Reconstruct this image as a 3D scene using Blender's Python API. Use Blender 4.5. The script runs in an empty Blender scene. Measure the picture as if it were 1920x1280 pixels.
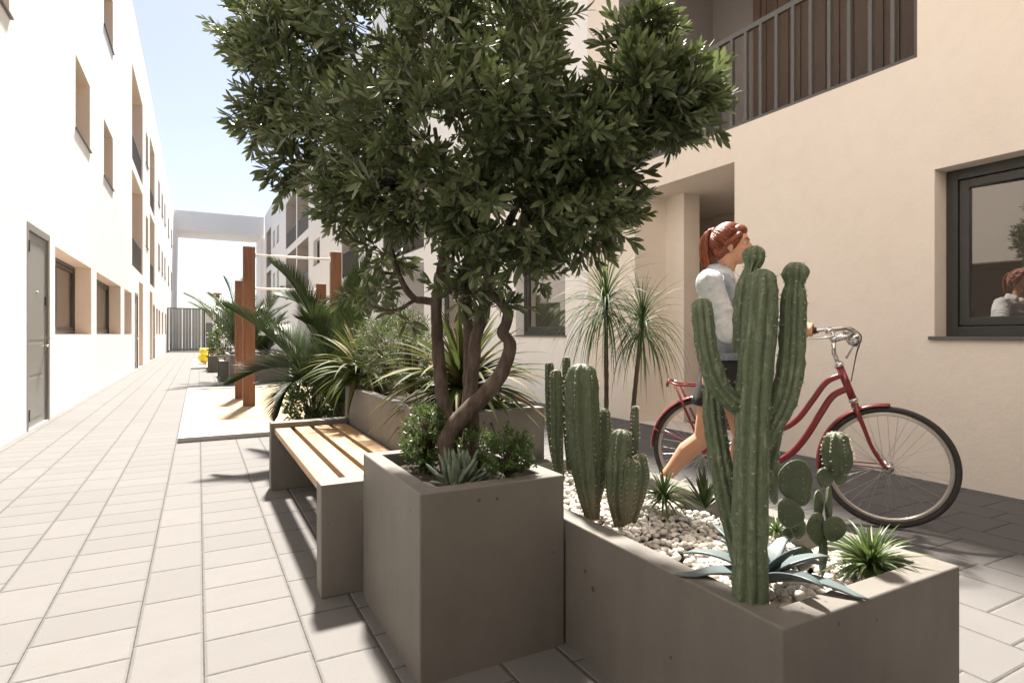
import bpy, bmesh, math, random
import numpy as np
from mathutils import Vector, Matrix, noise
R = math.radians
random.seed(7)
sc = bpy.context.scene
COL = sc.collection
# ------------------------------------------------------------------ view geometry (measured)
F, HX, HY, CX, EYE = 1100.0, 372.0, 626.0, 960.0, 1.07
TH = math.atan((CX - HX) / F); ST, CT = math.sin(TH), math.cos(TH)
def P(px, py, d):            # a point seen at (px,py) that stands d metres in front of the camera
    t = (px - CX) / F
    return Vector((d * (CT * t + ST), d * (CT - ST * t), EYE + (HY - py) * d / F))
def G(px, py, z=0.0):        # a point at height z
    return P(px, py, F * (EYE - z) / (py - HY))
def WY(px, X):               # the Y of a pixel column on the plane x = X
    t = (px - CX) / F
    return X * (CT - ST * t) / (CT * t + ST)
# ------------------------------------------------------------------ mesh helpers
ORG = [Vector((0, 0, 0))]
class MB:
    def __init__(s): s.v = []; s.f = []; s.m = []; s.sm = []
    def add(s, vs, fs, m=0, smooth=False):
        o = len(s.v); s.v.extend([tuple(p) for p in vs])
        for f in fs:
            s.f.append([i + o for i in f]); s.m.append(m); s.sm.append(smooth)
        return s
    def box(s, x0, x1, y0, y1, z0, z1, m=0):
        v = [(x, y, z) for z in (z0, z1) for y in (y0, y1) for x in (x0, x1)]
        return s.add(v, [(0, 2, 3, 1), (4, 5, 7, 6), (0, 1, 5, 4), (2, 6, 7, 3), (0, 4, 6, 2), (1, 3, 7, 5)], m)
    def quad(s, a, b, c, d, m=0): return s.add([a, b, c, d], [(0, 1, 2, 3)], m)
    def obox(s, c, hx, hy, hz, rot=None, m=0):
        M = rot if rot is not None else Matrix.Identity(3)
        v = [Vector(c) + M @ Vector((x * hx, y * hy, z * hz)) for z in (-1, 1) for y in (-1, 1) for x in (-1, 1)]
        return s.add(v, [(0, 2, 3, 1), (4, 5, 7, 6), (0, 1, 5, 4), (2, 6, 7, 3), (0, 4, 6, 2), (1, 3, 7, 5)], m)
    def bar(s, a, b, w, t, m=0, up=(0, 0, 1)):
        a = Vector(a); b = Vector(b); z = (b - a); L = z.length; z = z / L
        x = Vector(up).cross(z)
        if x.length < 1e-3: x = Vector((1, 0, 0)).cross(z)
        x.normalize(); y = z.cross(x)
        return s.obox((a + b) / 2, w / 2, t / 2, L / 2, Matrix((x, y, z)).transposed(), m)
    def tube(s, pts, r, n=8, m=0, cap=True, smooth=True, sq=1.0, ref=None):
        pts = [Vector(p) for p in pts]; k = len(pts)
        rs = r if isinstance(r, (list, tuple, np.ndarray)) else [r] * k
        vs = []; prev = None
        for i, p in enumerate(pts):
            t = (pts[min(i + 1, k - 1)] - pts[max(i - 1, 0)])
            t = t.normalized() if t.length > 1e-9 else Vector((0, 0, 1))
            if prev is None:
                q = Vector(ref) if ref else (Vector((0, 1, 0)) if abs(t.y) < .9 else Vector((1, 0, 0)))
                prev = (q - t * q.dot(t)).normalized()
            else:
                prev = prev - t * prev.dot(t)
                prev = prev.normalized() if prev.length > 1e-6 else t.orthogonal().normalized()
            b = t.cross(prev)
            for j in range(n):
                a = 2 * math.pi * j / n
                vs.append(p + prev * (math.cos(a) * rs[i]) + b * (math.sin(a) * rs[i] * sq))
        fs = [(i * n + j, i * n + (j + 1) % n, (i + 1) * n + (j + 1) % n, (i + 1) * n + j) for i in range(k - 1) for j in range(n)]
        if cap: fs += [tuple(range(n - 1, -1, -1)), tuple(range((k - 1) * n, k * n))]
        return s.add(vs, fs, m, smooth)
    def ball(s, c, rx, ry=None, rz=None, nu=14, nv=9, m=0, rot=None):
        ry = ry or rx; rz = rz or rx; c = Vector(c); vs = [];
        M = rot if rot is not None else Matrix.Identity(3)
        for i in range(1, nv):
            p = math.pi * i / nv
            for j in range(nu):
                a = 2 * math.pi * j / nu
                vs.append(c + M @ Vector((rx * math.sin(p) * math.cos(a), ry * math.sin(p) * math.sin(a), rz * math.cos(p))))
        vs += [c + M @ Vector((0, 0, rz)), c + M @ Vector((0, 0, -rz))]
        T, B = len(vs) - 2, len(vs) - 1
        fs = [(i * nu + j, (i + 1) * nu + j, (i + 1) * nu + (j + 1) % nu, i * nu + (j + 1) % nu) for i in range(nv - 2) for j in range(nu)]
        fs += [(T, j, (j + 1) % nu) for j in range(nu)] + [(B, (nv - 2) * nu + (j + 1) % nu, (nv - 2) * nu + j) for j in range(nu)]
        return s.add(vs, fs, m, True)
    def torus(s, c, ax, Rr, r, n=48, k=8, m=0, a0=0.0, a1=2 * math.pi, ux=None):
        ax = Vector(ax).normalized(); u = Vector(ux) if ux else ax.orthogonal(); u = (u - ax * u.dot(ax)).normalized(); w = ax.cross(u)
        full = abs(a1 - a0) > 6.28; c = Vector(c); nn = n if full else n + 1; vs = []
        for i in range(nn):
            a = a0 + (a1 - a0) * i / n; q = u * math.cos(a) + w * math.sin(a)
            for j in range(k):
                b = 2 * math.pi * j / k
                vs.append(c + q * (Rr + r * math.cos(b)) + ax * (r * math.sin(b)))
        fs = [(i * k + j, i * k + (j + 1) % k, ((i + 1) % nn) * k + (j + 1) % k, ((i + 1) % nn) * k + j) for i in range(n) for j in range(k)]
        return s.add(vs, fs, m, True)
    def lathe(s, c, prof, n=20, m=0, ax=None, smooth=True):   # prof = [(r, h)]
        c = Vector(c); M = Matrix.Identity(3)
        if ax is not None:
            z = Vector(ax).normalized(); x = z.orthogonal().normalized(); M = Matrix((x, z.cross(x), z)).transposed()
        vs = [c + M @ Vector((r * math.cos(2 * math.pi * j / n), r * math.sin(2 * math.pi * j / n), h)) for r, h in prof for j in range(n)]
        k = len(prof)
        fs = [(i * n + j, i * n + (j + 1) % n, (i + 1) * n + (j + 1) % n, (i + 1) * n + j) for i in range(k - 1) for j in range(n)]
        fs += [tuple(range(n - 1, -1, -1)), tuple(range((k - 1) * n, k * n))]
        return s.add(vs, fs, m, smooth)
    def leaf(s, b, d, up, L, w, droop=0.0, seg=4, prof='lance', fold=.15, m=0, twist=0.0):
        # a blade that starts at b in direction d, bends towards -z by droop, three vertices across
        b = Vector(b); d = Vector(d).normalized(); up = Vector(up)
        side = d.cross(up)
        if side.length < 1e-4: side = d.orthogonal()
        side.normalize(); vs = []; p = b.copy(); st = L / seg; dd = d.copy()
        for i in range(seg + 1):
            t = i / seg
            if prof == 'lance': ww = w * (math.sin(math.pi * min(1, .12 + .88 * t)) ** .8 if t < 1 else 0.02)
            elif prof == 'oblance': ww = w * (max(.06, math.sin(math.pi * t ** 1.35)) ** .75 if t < 1 else .12)
            elif prof == 'blade': ww = w * (1 - t ** 2.2) * (.75 + .25 * min(1, t * 4))
            elif prof == 'ovate': ww = w * max(.03, math.sin(math.pi * t ** .75)) 
            else: ww = w * (1 - t) ** .55 + .0002
            sd = side
            if twist: sd = Matrix.Rotation(twist * t, 3, dd) @ side
            nrm = sd.cross(dd).normalized()
            vs += [p - sd * (ww / 2) + nrm * (fold * ww), p, p + sd * (ww / 2) + nrm * (fold * ww)]
            dd = (dd + Vector((0, 0, -droop / seg))).normalized()
            p = p + dd * st
        fs = []
        for i in range(seg):
            o = i * 3
            fs += [(o, o + 1, o + 4, o + 3), (o + 1, o + 2, o + 5, o + 4)]
        return s.add(vs, fs, m, True)
    def build(s, name, mats, parent=None, loc=None, bevel=0, seg=2, weld=False):
        me = bpy.data.meshes.new(name)
        o = Vector(loc) if loc is not None else (ORG[0] if parent is not None else Vector((0, 0, 0)))
        me.from_pydata([(x - o.x, y - o.y, z - o.z) for x, y, z in s.v], [], s.f)
        if not isinstance(mats, (list, tuple)): mats = [mats]
        for m in mats: me.materials.append(m)
        me.polygons.foreach_set('material_index', s.m); me.polygons.foreach_set('use_smooth', s.sm); me.update()
        ob = bpy.data.objects.new(name, me); COL.objects.link(ob)
        if parent is not None: ob.parent = parent
        else: ob.location = o
        if bevel:
            b = ob.modifiers.new('bevel', 'BEVEL'); b.width = bevel; b.segments = seg; b.limit_method = 'ANGLE'; b.angle_limit = R(40)
            b.harden_normals = False
        return ob
def tag(o, label=None, cat=None, group=None, kind=None):
    if label: o['label'] = label
    if cat: o['category'] = cat
    if group: o['group'] = group
    if kind: o['kind'] = kind
    return o
def thing(name, label, cat, loc=(0, 0, 0), group=None):
    o = bpy.data.objects.new(name, None); COL.objects.link(o); o.location = loc; o.empty_display_size = .1
    ORG[0] = Vector(loc)
    return tag(o, label, cat, group)
def copy_tree(o, parent=None):
    c = o.copy(); COL.objects.link(c)
    if parent is not None: c.parent = parent
    for ch in list(o.children): copy_tree(ch, c)
    return c
def spline(pts, n=8):
    pts = [Vector(p) for p in pts]; q = [pts[0] * 2 - pts[1]] + pts + [pts[-1] * 2 - pts[-2]]; out = []
    for i in range(1, len(q) - 2):
        a, b, c, d = q[i - 1], q[i], q[i + 1], q[i + 2]
        for k in range(n):
            t = k / n
            out.append(.5 * ((2 * b) + (c - a) * t + (2 * a - 5 * b + 4 * c - d) * t * t + (3 * b - a - 3 * c + d) * t ** 3))
    return out + [pts[-1]]
def lerp_list(vals, n):
    k = len(vals) - 1
    return [vals[min(int(i / (n - 1) * k), k - 1)] * (1 - (i / (n - 1) * k - min(int(i / (n - 1) * k), k - 1))) + vals[min(int(i / (n - 1) * k), k - 1) + 1] * (i / (n - 1) * k - min(int(i / (n - 1) * k), k - 1)) for i in range(n)]
# ------------------------------------------------------------------ materials
class NT:
    def __init__(s, name):
        s.mat = bpy.data.materials.new(name); s.mat.use_nodes = True; s.t = s.mat.node_tree; s.t.nodes.clear()
        s.out = s.n('ShaderNodeOutputMaterial')
    def n(s, typ, **kw):
        nd = s.t.nodes.new(typ)
        for k, v in kw.items(): setattr(nd, k, v)
        return nd
    def put(s, sock, v):
        if v is None: return
        if isinstance(v, bpy.types.NodeSocket): s.t.links.new(v, sock)
        else: sock.default_value = v
    def math(s, op, a, b=None, c=None):
        nd = s.n('ShaderNodeMath', operation=op)
        for i, v in enumerate((a, b, c)): s.put(nd.inputs[i], v)
        return nd.outputs[0]
    def noise(s, vec, scale, detail=4, rough=.55):
        nd = s.n('ShaderNodeTexNoise'); s.put(nd.inputs['Vector'], vec)
        nd.inputs['Scale'].default_value = scale; nd.inputs['Detail'].default_value = detail; nd.inputs['Roughness'].default_value = rough
        return nd.outputs['Fac']
    def ramp(s, fac, stops):
        nd = s.n('ShaderNodeValToRGB'); e = nd.color_ramp.elements
        while len(e) < len(stops): e.new(.5)
        for k, (p, c) in enumerate(stops):
            e[k].position = p; e[k].color = (*c, 1) if len(c) == 3 else c
        s.put(nd.inputs[0], fac); return nd.outputs[0]
    def mix(s, fac, a, b, mode='MIX'):
        nd = s.n('ShaderNodeMix', data_type='RGBA', blend_type=mode)
        s.put(nd.inputs['Factor'], fac)
        for k, v in ((6, a), (7, b)):
            if isinstance(v, tuple) and len(v) == 3: v = (*v, 1)
            s.put(nd.inputs[k], v)
        return nd.outputs[2]
    def bump(s, h, dist, strength=1.0, nrm=None):
        nd = s.n('ShaderNodeBump'); s.put(nd.inputs['Height'], h); nd.inputs['Distance'].default_value = dist; nd.inputs['Strength'].default_value = strength
        if nrm is not None: s.put(nd.inputs['Normal'], nrm)
        return nd.outputs[0]
    def pos(s): return s.n('ShaderNodeNewGeometry').outputs['Position']
    def obj(s): return s.n('ShaderNodeTexCoord').outputs['Object']
    def rnd(s): return s.n('ShaderNodeNewGeometry').outputs['Random Per Island']
    def bsdf(s, col, rough=.6, normal=None, metal=0.0, spec=.5, **kw):
        b = s.n('ShaderNodeBsdfPrincipled')
        if isinstance(col, tuple) and len(col) == 3: col = (*col, 1)
        s.put(b.inputs['Base Color'], col); s.put(b.inputs['Roughness'], rough); s.put(b.inputs['Metallic'], metal)
        s.put(b.inputs['Specular IOR Level'], spec)
        if normal is not None: s.put(b.inputs['Normal'], normal)
        for k, v in kw.items(): s.put(b.inputs[k.replace('_', ' ')], v)
        return b.outputs[0]
    def end(s, sh): s.t.links.new(sh, s.out.inputs['Surface']); return s.mat
def m_plain(name, col, rough=.5, metal=0.0, var=.12, sc_=12, bump=0.0, spec=.5):
    t = NT(name); o = t.obj(); f = t.noise(o, sc_, 3)
    c = t.mix(f, tuple(x * (1 - var) for x in col), tuple(min(1, x * (1 + var)) for x in col))
    nb = t.bump(t.noise(o, sc_ * 8, 3), bump) if bump else None
    return t.end(t.bsdf(c, rough, nb, metal, spec))
def m_stucco(name, a, b, bump=.004):
    t = NT(name); p = t.pos()
    big = t.noise(p, .8, 5, .6); fine = t.noise(p, 55, 3, .6); mid = t.noise(p, 7, 5, .62)
    c = t.mix(t.ramp(big, [(.3, (0, 0, 0)), (.7, (1, 1, 1))]), a, b)
    c = t.mix(t.math('MULTIPLY', t.ramp(mid, [(.45, (0, 0, 0)), (.75, (1, 1, 1))]), .18), c, tuple(x * .82 for x in a))
    h = t.math('ADD', t.math('MULTIPLY', fine, .35), t.math('MULTIPLY', mid, 1.6))
    return t.end(t.bsdf(c, .92, t.bump(h, bump, 1.0), spec=.2))
def m_concrete(name, a, b):
    t = NT(name); p = t.pos()
    big = t.noise(p, 2.2, 6, .6); fine = t.noise(p, 70, 4, .6)
    mp = t.n('ShaderNodeMapping'); mp.inputs['Scale'].default_value = (9, 9, 1.1); t.put(mp.inputs['Vector'], p)
    streak = t.noise(mp.outputs[0], 1.6, 4, .6)
    c = t.mix(t.ramp(big, [(.3, (0, 0, 0)), (.7, (1, 1, 1))]), a, b)
    c = t.mix(t.math('MULTIPLY', t.ramp(streak, [(.4, (0, 0, 0)), (.75, (1, 1, 1))]), .18), c, tuple(x * 1.4 for x in b))
    c = t.mix(t.math('MULTIPLY', t.ramp(t.noise(p, 5.5, 6, .7), [(.52, (0, 0, 0)), (.68, (1, 1, 1))]), .13), c, tuple(x * .62 for x in a))
    c = t.mix(t.math('MULTIPLY', fine, .16), c, tuple(x * .6 for x in a))
    vo = t.n('ShaderNodeTexVoronoi'); vo.inputs['Scale'].default_value = 15; t.put(vo.inputs['Vector'], p); vo.inputs['Randomness'].default_value = 1
    pore = t.math('LESS_THAN', vo.outputs['Distance'], t.math('MULTIPLY', t.math('SUBTRACT', t.noise(p, 5, 2), .47), .62))
    c = t.mix(t.math('MULTIPLY', pore, .7), c, tuple(x * .35 for x in a))
    h = t.math('SUBTRACT', t.math('MULTIPLY', fine, .25), pore)
    return t.end(t.bsdf(c, .62, t.bump(h, .0018), spec=.4))
def m_leaf(name, cols, rough=.45, trans=.25, spec=.5, stripe=None):
    t = NT(name); r = t.rnd(); k = len(cols)
    c = t.ramp(r, [(i / max(1, k - 1), cols[i]) for i in range(k)])
    f = t.noise(t.obj(), 30, 2)
    c = t.mix(t.math('MULTIPLY', f, .35), c, tuple(x * .55 for x in cols[0]))
    pb = t.bsdf(c, rough, None, 0, spec)
    tr = t.n('ShaderNodeBsdfTranslucent'); t.put(tr.inputs['Color'], t.mix(.55, c, (.26, .34, .10)))
    mx = t.n('ShaderNodeMixShader'); mx.inputs[0].default_value = trans
    t.t.links.new(pb, mx.inputs[1]); t.t.links.new(tr.outputs[0], mx.inputs[2])
    return t.end(mx.outputs[0])
def m_wood(name, a, b, dark, scale=(1, 1, 1), rough=.55, world=False):
    t = NT(name); o = t.pos() if world else t.obj()
    mp = t.n('ShaderNodeMapping'); mp.inputs['Scale'].default_value = scale; t.put(mp.inputs['Vector'], o)
    off = t.n('ShaderNodeVectorMath', operation='ADD'); t.put(off.inputs[0], mp.outputs[0])
    cx = t.n('ShaderNodeCombineXYZ'); t.put(cx.inputs[0], t.math('MULTIPLY', t.rnd(), 37.0)); t.put(cx.inputs[2], t.math('MULTIPLY', t.rnd(), 11.0)); t.put(off.inputs[1], cx.outputs[0])
    g = t.noise(off.outputs[0], 3.0, 6, .65); g2 = t.noise(off.outputs[0], 14.0, 3, .6)
    c = t.ramp(g, [(.28, dark), (.45, a), (.7, b)])
    c = t.mix(t.math('MULTIPLY', t.ramp(g2, [(.5, (0, 0, 0)), (.75, (1, 1, 1))]), .5), c, dark)
    c = t.mix(t.math('MULTIPLY', t.rnd(), .25), c, dark)
    return t.end(t.bsdf(c, rough, t.bump(g2, .0012), spec=.35))
# ================================================================== materials of the setting
M = {}
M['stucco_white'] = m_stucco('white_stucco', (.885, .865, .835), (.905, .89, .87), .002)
M['stucco_cream'] = m_stucco('cream_stucco', (.82, .73, .64), (.855, .78, .695), .0035)
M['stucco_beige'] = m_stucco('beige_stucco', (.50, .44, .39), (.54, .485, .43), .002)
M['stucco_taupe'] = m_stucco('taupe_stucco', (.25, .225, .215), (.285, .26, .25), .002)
M['stucco_reveal_shade'] = m_stucco('shade_toned_reveal_plaster', (.80, .66, .54), (.84, .71, .60), .002)  # shade of the left recesses put into the plaster colour
M['concrete'] = m_concrete('grey_concrete', (.118, .109, .098), (.158, .147, .132))
M['grey_metal'] = m_plain('grey_painted_metal', (.115, .11, .10), .45, .0, .06)
M['door_grey'] = m_plain('grey_green_door_paint', (.235, .232, .215), .4, 0, .04)
M['frame_dark'] = m_plain('dark_grey_frame', (.045, .046, .043), .38, 0, .08)
M['dark_panel'] = m_plain('dark_brown_shutter', (.12, .08, .06), .55, 0, .15)
M['grey_panel'] = m_plain('grey_balcony_panel', (.20, .19, .18), .5, 0, .06)
M['dark_gap'] = m_plain('dark_interior', (.05, .043, .038), .8, 0, .1)
M['gate_grey'] = m_plain('gate_slat_paint', (.36, .36, .35), .5, 0, .1)
M['chrome'] = m_plain('brushed_steel', (.62, .61, .58), .28, 1.0, .05)
M['kerb'] = m_concrete('pale_kerb_concrete', (.36, .342, .315), (.41, .39, .362))
M['soil'] = m_plain('dark_soil', (.035, .026, .02), .95, 0, .5, 40, .01)
M['white_paint'] = m_plain('white_paint', (.8, .79, .77), .4, 0, .03)
def m_glass(name, refl, tint):
    t = NT(name); lw = t.n('ShaderNodeLayerWeight'); lw.inputs[0].default_value = .5
    g = t.n('ShaderNodeBsdfGlossy'); g.inputs['Color'].default_value = (.80, .76, .71, 1); g.inputs['Roughness'].default_value = .006
    d = t.bsdf(tint, .3)
    mx = t.n('ShaderNodeMixShader'); t.put(mx.inputs[0], t.math('ADD', t.math('MULTIPLY', lw.outputs['Facing'], .35), refl))
    t.t.links.new(d, mx.inputs[1]); t.t.links.new(g.outputs[0], mx.inputs[2]); return t.end(mx.outputs[0])
M['glass'] = m_glass('reflecting_window_glass', .22, (.030, .022, .018))
M['glass_dark'] = m_glass('dark_window_glass', .02, (.050, .043, .038))
def m_pavers():
    t = NT('concrete_pavers'); p = t.pos(); s = t.n('ShaderNodeSeparateXYZ'); t.put(s.inputs[0], p)
    X0, WA, WB, LA, LB = -.516, .320, .212, .2355, .350
    per = WA + WB
    q = t.math('DIVIDE', t.math('SUBTRACT', s.outputs[0], X0), per)
    ci = t.math('FLOOR', q); xx = t.math('MULTIPLY', t.math('SUBTRACT', q, ci), per)
    isA = t.math('LESS_THAN', xx, WA)
    def sel(a, b): return t.math('ADD', t.math('MULTIPLY', isA, a), t.math('MULTIPLY', t.math('SUBTRACT', 1.0, isA), b))
    w = sel(WA, WB); L = sel(LA, LB)
    xl = t.math('SUBTRACT', xx, t.math('MULTIPLY', t.math('SUBTRACT', 1.0, isA), WA))
    col = t.math('ADD', t.math('MULTIPLY', ci, 2.0), isA)
    wn = t.n('ShaderNodeTexWhiteNoise', noise_dimensions='1D'); t.put(wn.inputs['W'], col)
    v = t.math('ADD', t.math('DIVIDE', s.outputs[1], L), sel(.215, t.math('MULTIPLY', wn.outputs['Value'], .35)))
    vi = t.math('FLOOR', v); fv = t.math('SUBTRACT', v, vi)
    ex = t.math('MINIMUM', xl, t.math('SUBTRACT', w, xl)); ey = t.math('MULTIPLY', t.math('MINIMUM', fv, t.math('SUBTRACT', 1.0, fv)), L)
    wob = t.math('MULTIPLY', t.math('SUBTRACT', t.noise(p, 40, 3), .5), .004)
    e = t.math('ADD', t.math('MINIMUM', ex, ey), wob)
    joint = t.math('SUBTRACT', 1.0, t.n('ShaderNodeMapRange').outputs[0]) if False else None
    mr = t.n('ShaderNodeMapRange', interpolation_type='SMOOTHSTEP'); t.put(mr.inputs[0], e); mr.inputs[1].default_value = .0012; mr.inputs[2].default_value = .0034
    body = mr.outputs[0]
    mr2 = t.n('ShaderNodeMapRange', interpolation_type='SMOOTHSTEP'); t.put(mr2.inputs[0], e); mr2.inputs[1].default_value = .001; mr2.inputs[2].default_value = .012
    cid = t.n('ShaderNodeCombineXYZ'); t.put(cid.inputs[0], col); t.put(cid.inputs[1], vi)
    wn2 = t.n('ShaderNodeTexWhiteNoise', noise_dimensions='3D'); t.put(wn2.inputs['Vector'], cid.outputs[0])
    tone = t.ramp(wn2.outputs['Value'], [(0, (.126, .1225, .121)), (.35, (.131, .1275, .126)), (.7, (.135, .131, .130)), (1, (.142, .138, .137))])
    fine = t.noise(p, 240, 3, .7); med = t.noise(p, 9, 6, .65)
    c = t.mix(t.math('MULTIPLY', t.ramp(fine, [(.35, (1, 1, 1)), (.6, (0, 0, 0))]), .42), tone, (.085, .080, .078))
    c = t.mix(t.math('MULTIPLY', t.ramp(med, [(.35, (1, 1, 1)), (.6, (0, 0, 0))]), .30), c, (.115, .107, .103))
    speck = t.math('GREATER_THAN', t.noise(p, 95, 1, .5), .74)
    c = t.mix(t.math('MULTIPLY', speck, .5), c, (.065, .06, .055))
    c = t.mix(t.math('SUBTRACT', 1.0, body), c, (.030, .026, .023))
    h = t.math('ADD', mr2.outputs[0], t.math('MULTIPLY', fine, .10))
    h = t.math('ADD', h, t.math('MULTIPLY', wn2.outputs['Value'], .12))
    return t.end(t.bsdf(c, .8, t.bump(h, .0045), spec=.3))
M['pavers'] = m_pavers()
def m_sand():
    t = NT('pale_sand'); p = t.pos(); a = t.noise(p, 3, 5, .6); b = t.noise(p, 160, 3, .7); g = t.noise(p, 12, 4, .6)
    c = t.mix(a, (.36, .285, .195), (.43, .35, .25)); c = t.mix(t.math('MULTIPLY', b, .3), c, (.36, .27, .18))
    return t.end(t.bsdf(c, .95, t.bump(t.math('ADD', t.math('MULTIPLY', b, .2), g), .03), spec=.15))
M['sand'] = m_sand()
# ================================================================== pavement
g = MB(); g.quad((-60, -40, 0), (60, -40, 0), (60, 400, 0), (-60, 400, 0))
tag(g.build('pavement', M['pavers']), 'pale concrete pavers laid in long columns down the street', 'pavement', kind='structure')
# ================================================================== buildings
XL, XR = -1.656, 4.70
def facade(mb, X, s, y0, y1, z0, z1, ops):
    # wall at x = X with rectangular openings (ya, yb, za, zb, depth); s = direction of the recess along x
    ys = sorted({y0, y1, *[o[0] for o in ops], *[o[1] for o in ops]}); zs = sorted({z0, z1, *[o[2] for o in ops], *[o[3] for o in ops]})
    for i in range(len(ys) - 1):
        cols = []
        for k in range(len(zs) - 1):
            ym, zm = (ys[i] + ys[i + 1]) / 2, (zs[k] + zs[k + 1]) / 2
            if any(o[0] < ym < o[1] and o[2] < zm < o[3] for o in ops): continue
            q = [(X, ys[i], zs[k]), (X, ys[i + 1], zs[k]), (X, ys[i + 1], zs[k + 1]), (X, ys[i], zs[k + 1])]
            mb.quad(*(q if s < 0 else q[::-1]))
    for ya, yb, za, zb, dp, *rest in ops:
        B = X + s * dp; n0 = len(mb.m)
        mb.quad((X, ya, zb), (X, yb, zb), (B, yb, zb), (B, ya, zb)); mb.quad((X, ya, za), (B, ya, za), (B, yb, za), (X, yb, za))
        mb.quad((X, yb, za), (B, yb, za), (B, yb, zb), (X, yb, zb)); mb.quad((X, ya, za), (X, ya, zb), (B, ya, zb), (B, ya, za))
        mb.quad((B, ya, za), (B, yb, za), (B, yb, zb), (B, ya, zb))
        if rest:
            for i in range(n0, len(mb.m)): mb.m[i] = rest[0]
def window(parent, X, s, ya, yb, za, zb, dp, frame='frame_dark', glass='glass_dark', fw=.07, sill=True, mull=False, pane_tilt=0.0):
    B = X + s * dp; f = MB(); t = .05
    def bx(a, b, c, d, m=0, t0=.003, t1=t): f.box(min(B - s * t0, B - s * t1), max(B - s * t0, B - s * t1), a, b, c, d, m)
    bx(ya + .002, ya + fw, za + .002, zb - .002); bx(yb - fw, yb - .002, za + .002, zb - .002); bx(ya + fw, yb - fw, za + .002, za + fw); bx(ya + fw, yb - fw, zb - fw, zb - .002)
    i = fw + .006; w2 = fw * .8
    bx(ya + i, ya + i + w2, za + i, zb - i, 0, .003, t + .018 - .03); bx(yb - i - w2, yb - i, za + i, zb - i, 0, .003, t - .012)
    bx(ya + i + w2, yb - i - w2, za + i, za + i + w2, 0, .003, t - .012); bx(ya + i + w2, yb - i - w2, zb - i - w2, zb - i, 0, .003, t - .012)
    if mull: bx((ya + yb) / 2 - fw * .6, (ya + yb) / 2 + fw * .6, za + i + w2, zb - i - w2, 0, .003, t - .010)
    fr = f.build('window', M[frame], parent, bevel=.004)
    p = MB(); xa = B - s * .012 + s * pane_tilt * (yb - ya); p.quad((xa, ya + i, za + i), (B - s * .012, yb - i, za + i), (B - s * .012, yb - i, zb - i), (xa, ya + i, zb - i))
    p.build('pane', M[glass], fr)
    if sill:
        k = MB(); a, b = sorted((X - s * .03, B - s * .052)); k.box(a, b, ya - .03, yb + .03 if False else yb + .03, za - .022, za + .003)
        k.build('sill', M['grey_metal'], fr, bevel=.003)
    return fr
def rail_slats(parent, X, s, ya, yb, za, zb, step=.105, w=.014, dpt=.045):
    r = MB(); x = X + s * .05
    r.box(x - .02, x + .02, ya + .003, yb - .003, zb - .05, zb); r.box(x - .02, x + .02, ya + .003, yb - .003, za + .004, za + .04)
    ob = r.build('balcony_railing', M['grey_metal'], parent, bevel=.003)
    q = MB(); n = max(2, int((yb - ya) / step))
    for i in range(n + 1):
        y = ya + .02 + (yb - ya - .04) * i / n
        q.box(x - dpt / 2, x + dpt / 2, y - w / 2, y + w / 2, za + .04, zb - .05)
    q.build('slats', M['grey_metal'], ob)
    return ob
def rail_panel(parent, X, s, ya, yb, za, zb):
    r = MB(); x = X + s * .06
    r.box(x - .02, x + .02, ya + .003, yb - .003, zb - .045, zb)
    ob = r.build('balcony_railing', M['grey_metal'], parent)
    q = MB(); q.box(x - .008, x + .008, ya + .003, yb - .003, za + .03, zb - .045)
    n = int((yb - ya) / .09)
    for i in range(n + 1):
        y = ya + .02 + (yb - ya - .04) * i / n; q.box(x - .016, x + .016, y - .006, y + .006, za + .01, zb - .045)
    q.build('panel', M['grey_panel'], ob)
    return ob
def house_door(parent, X, s, ya, yb, za, zb):
    f = MB(); o = X - s * .004; a, b = sorted((o, X + s * .09)); fw = .085
    f.box(a, b, ya, ya + fw, za, zb); f.box(a, b, yb - fw, yb, za, zb); f.box(a, b, ya + fw, yb - fw, zb - fw, zb)
    fr = f.build('door_frame', M['door_grey'], parent, bevel=.004)
    d = MB(); y0, y1, z1 = ya + fw + .006, yb - fw - .006, zb - fw - .006; a, b = sorted((X + s * .022, X + s * .07))
    hs = [.012, .62, .66, 1.02, 1.06, z1]
    d.box(a, b, y0, y1, .012, z1)
    for za_, zb_ in ((.10, .56), (.60, .96), (1.0, z1 - .1)):
        a2, b2 = sorted((X + s * .0195, X + s * .0225)); d.box(a2, b2, y0 + .1, y1 - .16, za_, zb_)
    do = d.build('door', M['door_grey'], parent, bevel=.003)
    h = MB(); yh = y1 - .055
    a, b = sorted((X + s * .014, X + s * .0215)); h.box(a, b, yh - .02, yh + .02, .86, 1.08)
    h.tube([(X + s * .02, yh, 1.02), (X - s * .045, yh, 1.02), (X - s * .052, yh - .02, 1.02), (X - s * .052, yh - .13, 1.02)], .009, 8)
    h.lathe((X + s * .02, yh, .92), [(.016, 0), (.016, .03), (.012, .034)], 12, 0, (-s, 0, 0))
    h.build('handle', M['chrome'], do)
    l = MB(); a, b = sorted((X + s * .006, X + s * .0215)); l.box(a, b, yh - .018, yh + .018, 1.42, 1.53); l.build('lock', M['frame_dark'], do, bevel=.003)
    pe = MB(); pe.lathe((X + s * .02, (y0 + y1) / 2, 1.56), [(.014, 0), (.014, .012), (.008, .015)], 14, 0, (-s, 0, 0)); pe.build('peephole', M['chrome'], do)
    for z in (.10, 1.98): a, b = sorted((X - s * .012, X + s * .02)); hg = MB(); hg.box(a, b, ya + fw - .012, ya + fw + .012, z, z + .13); hg.build('hinge', M['frame_dark'], do)
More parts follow.
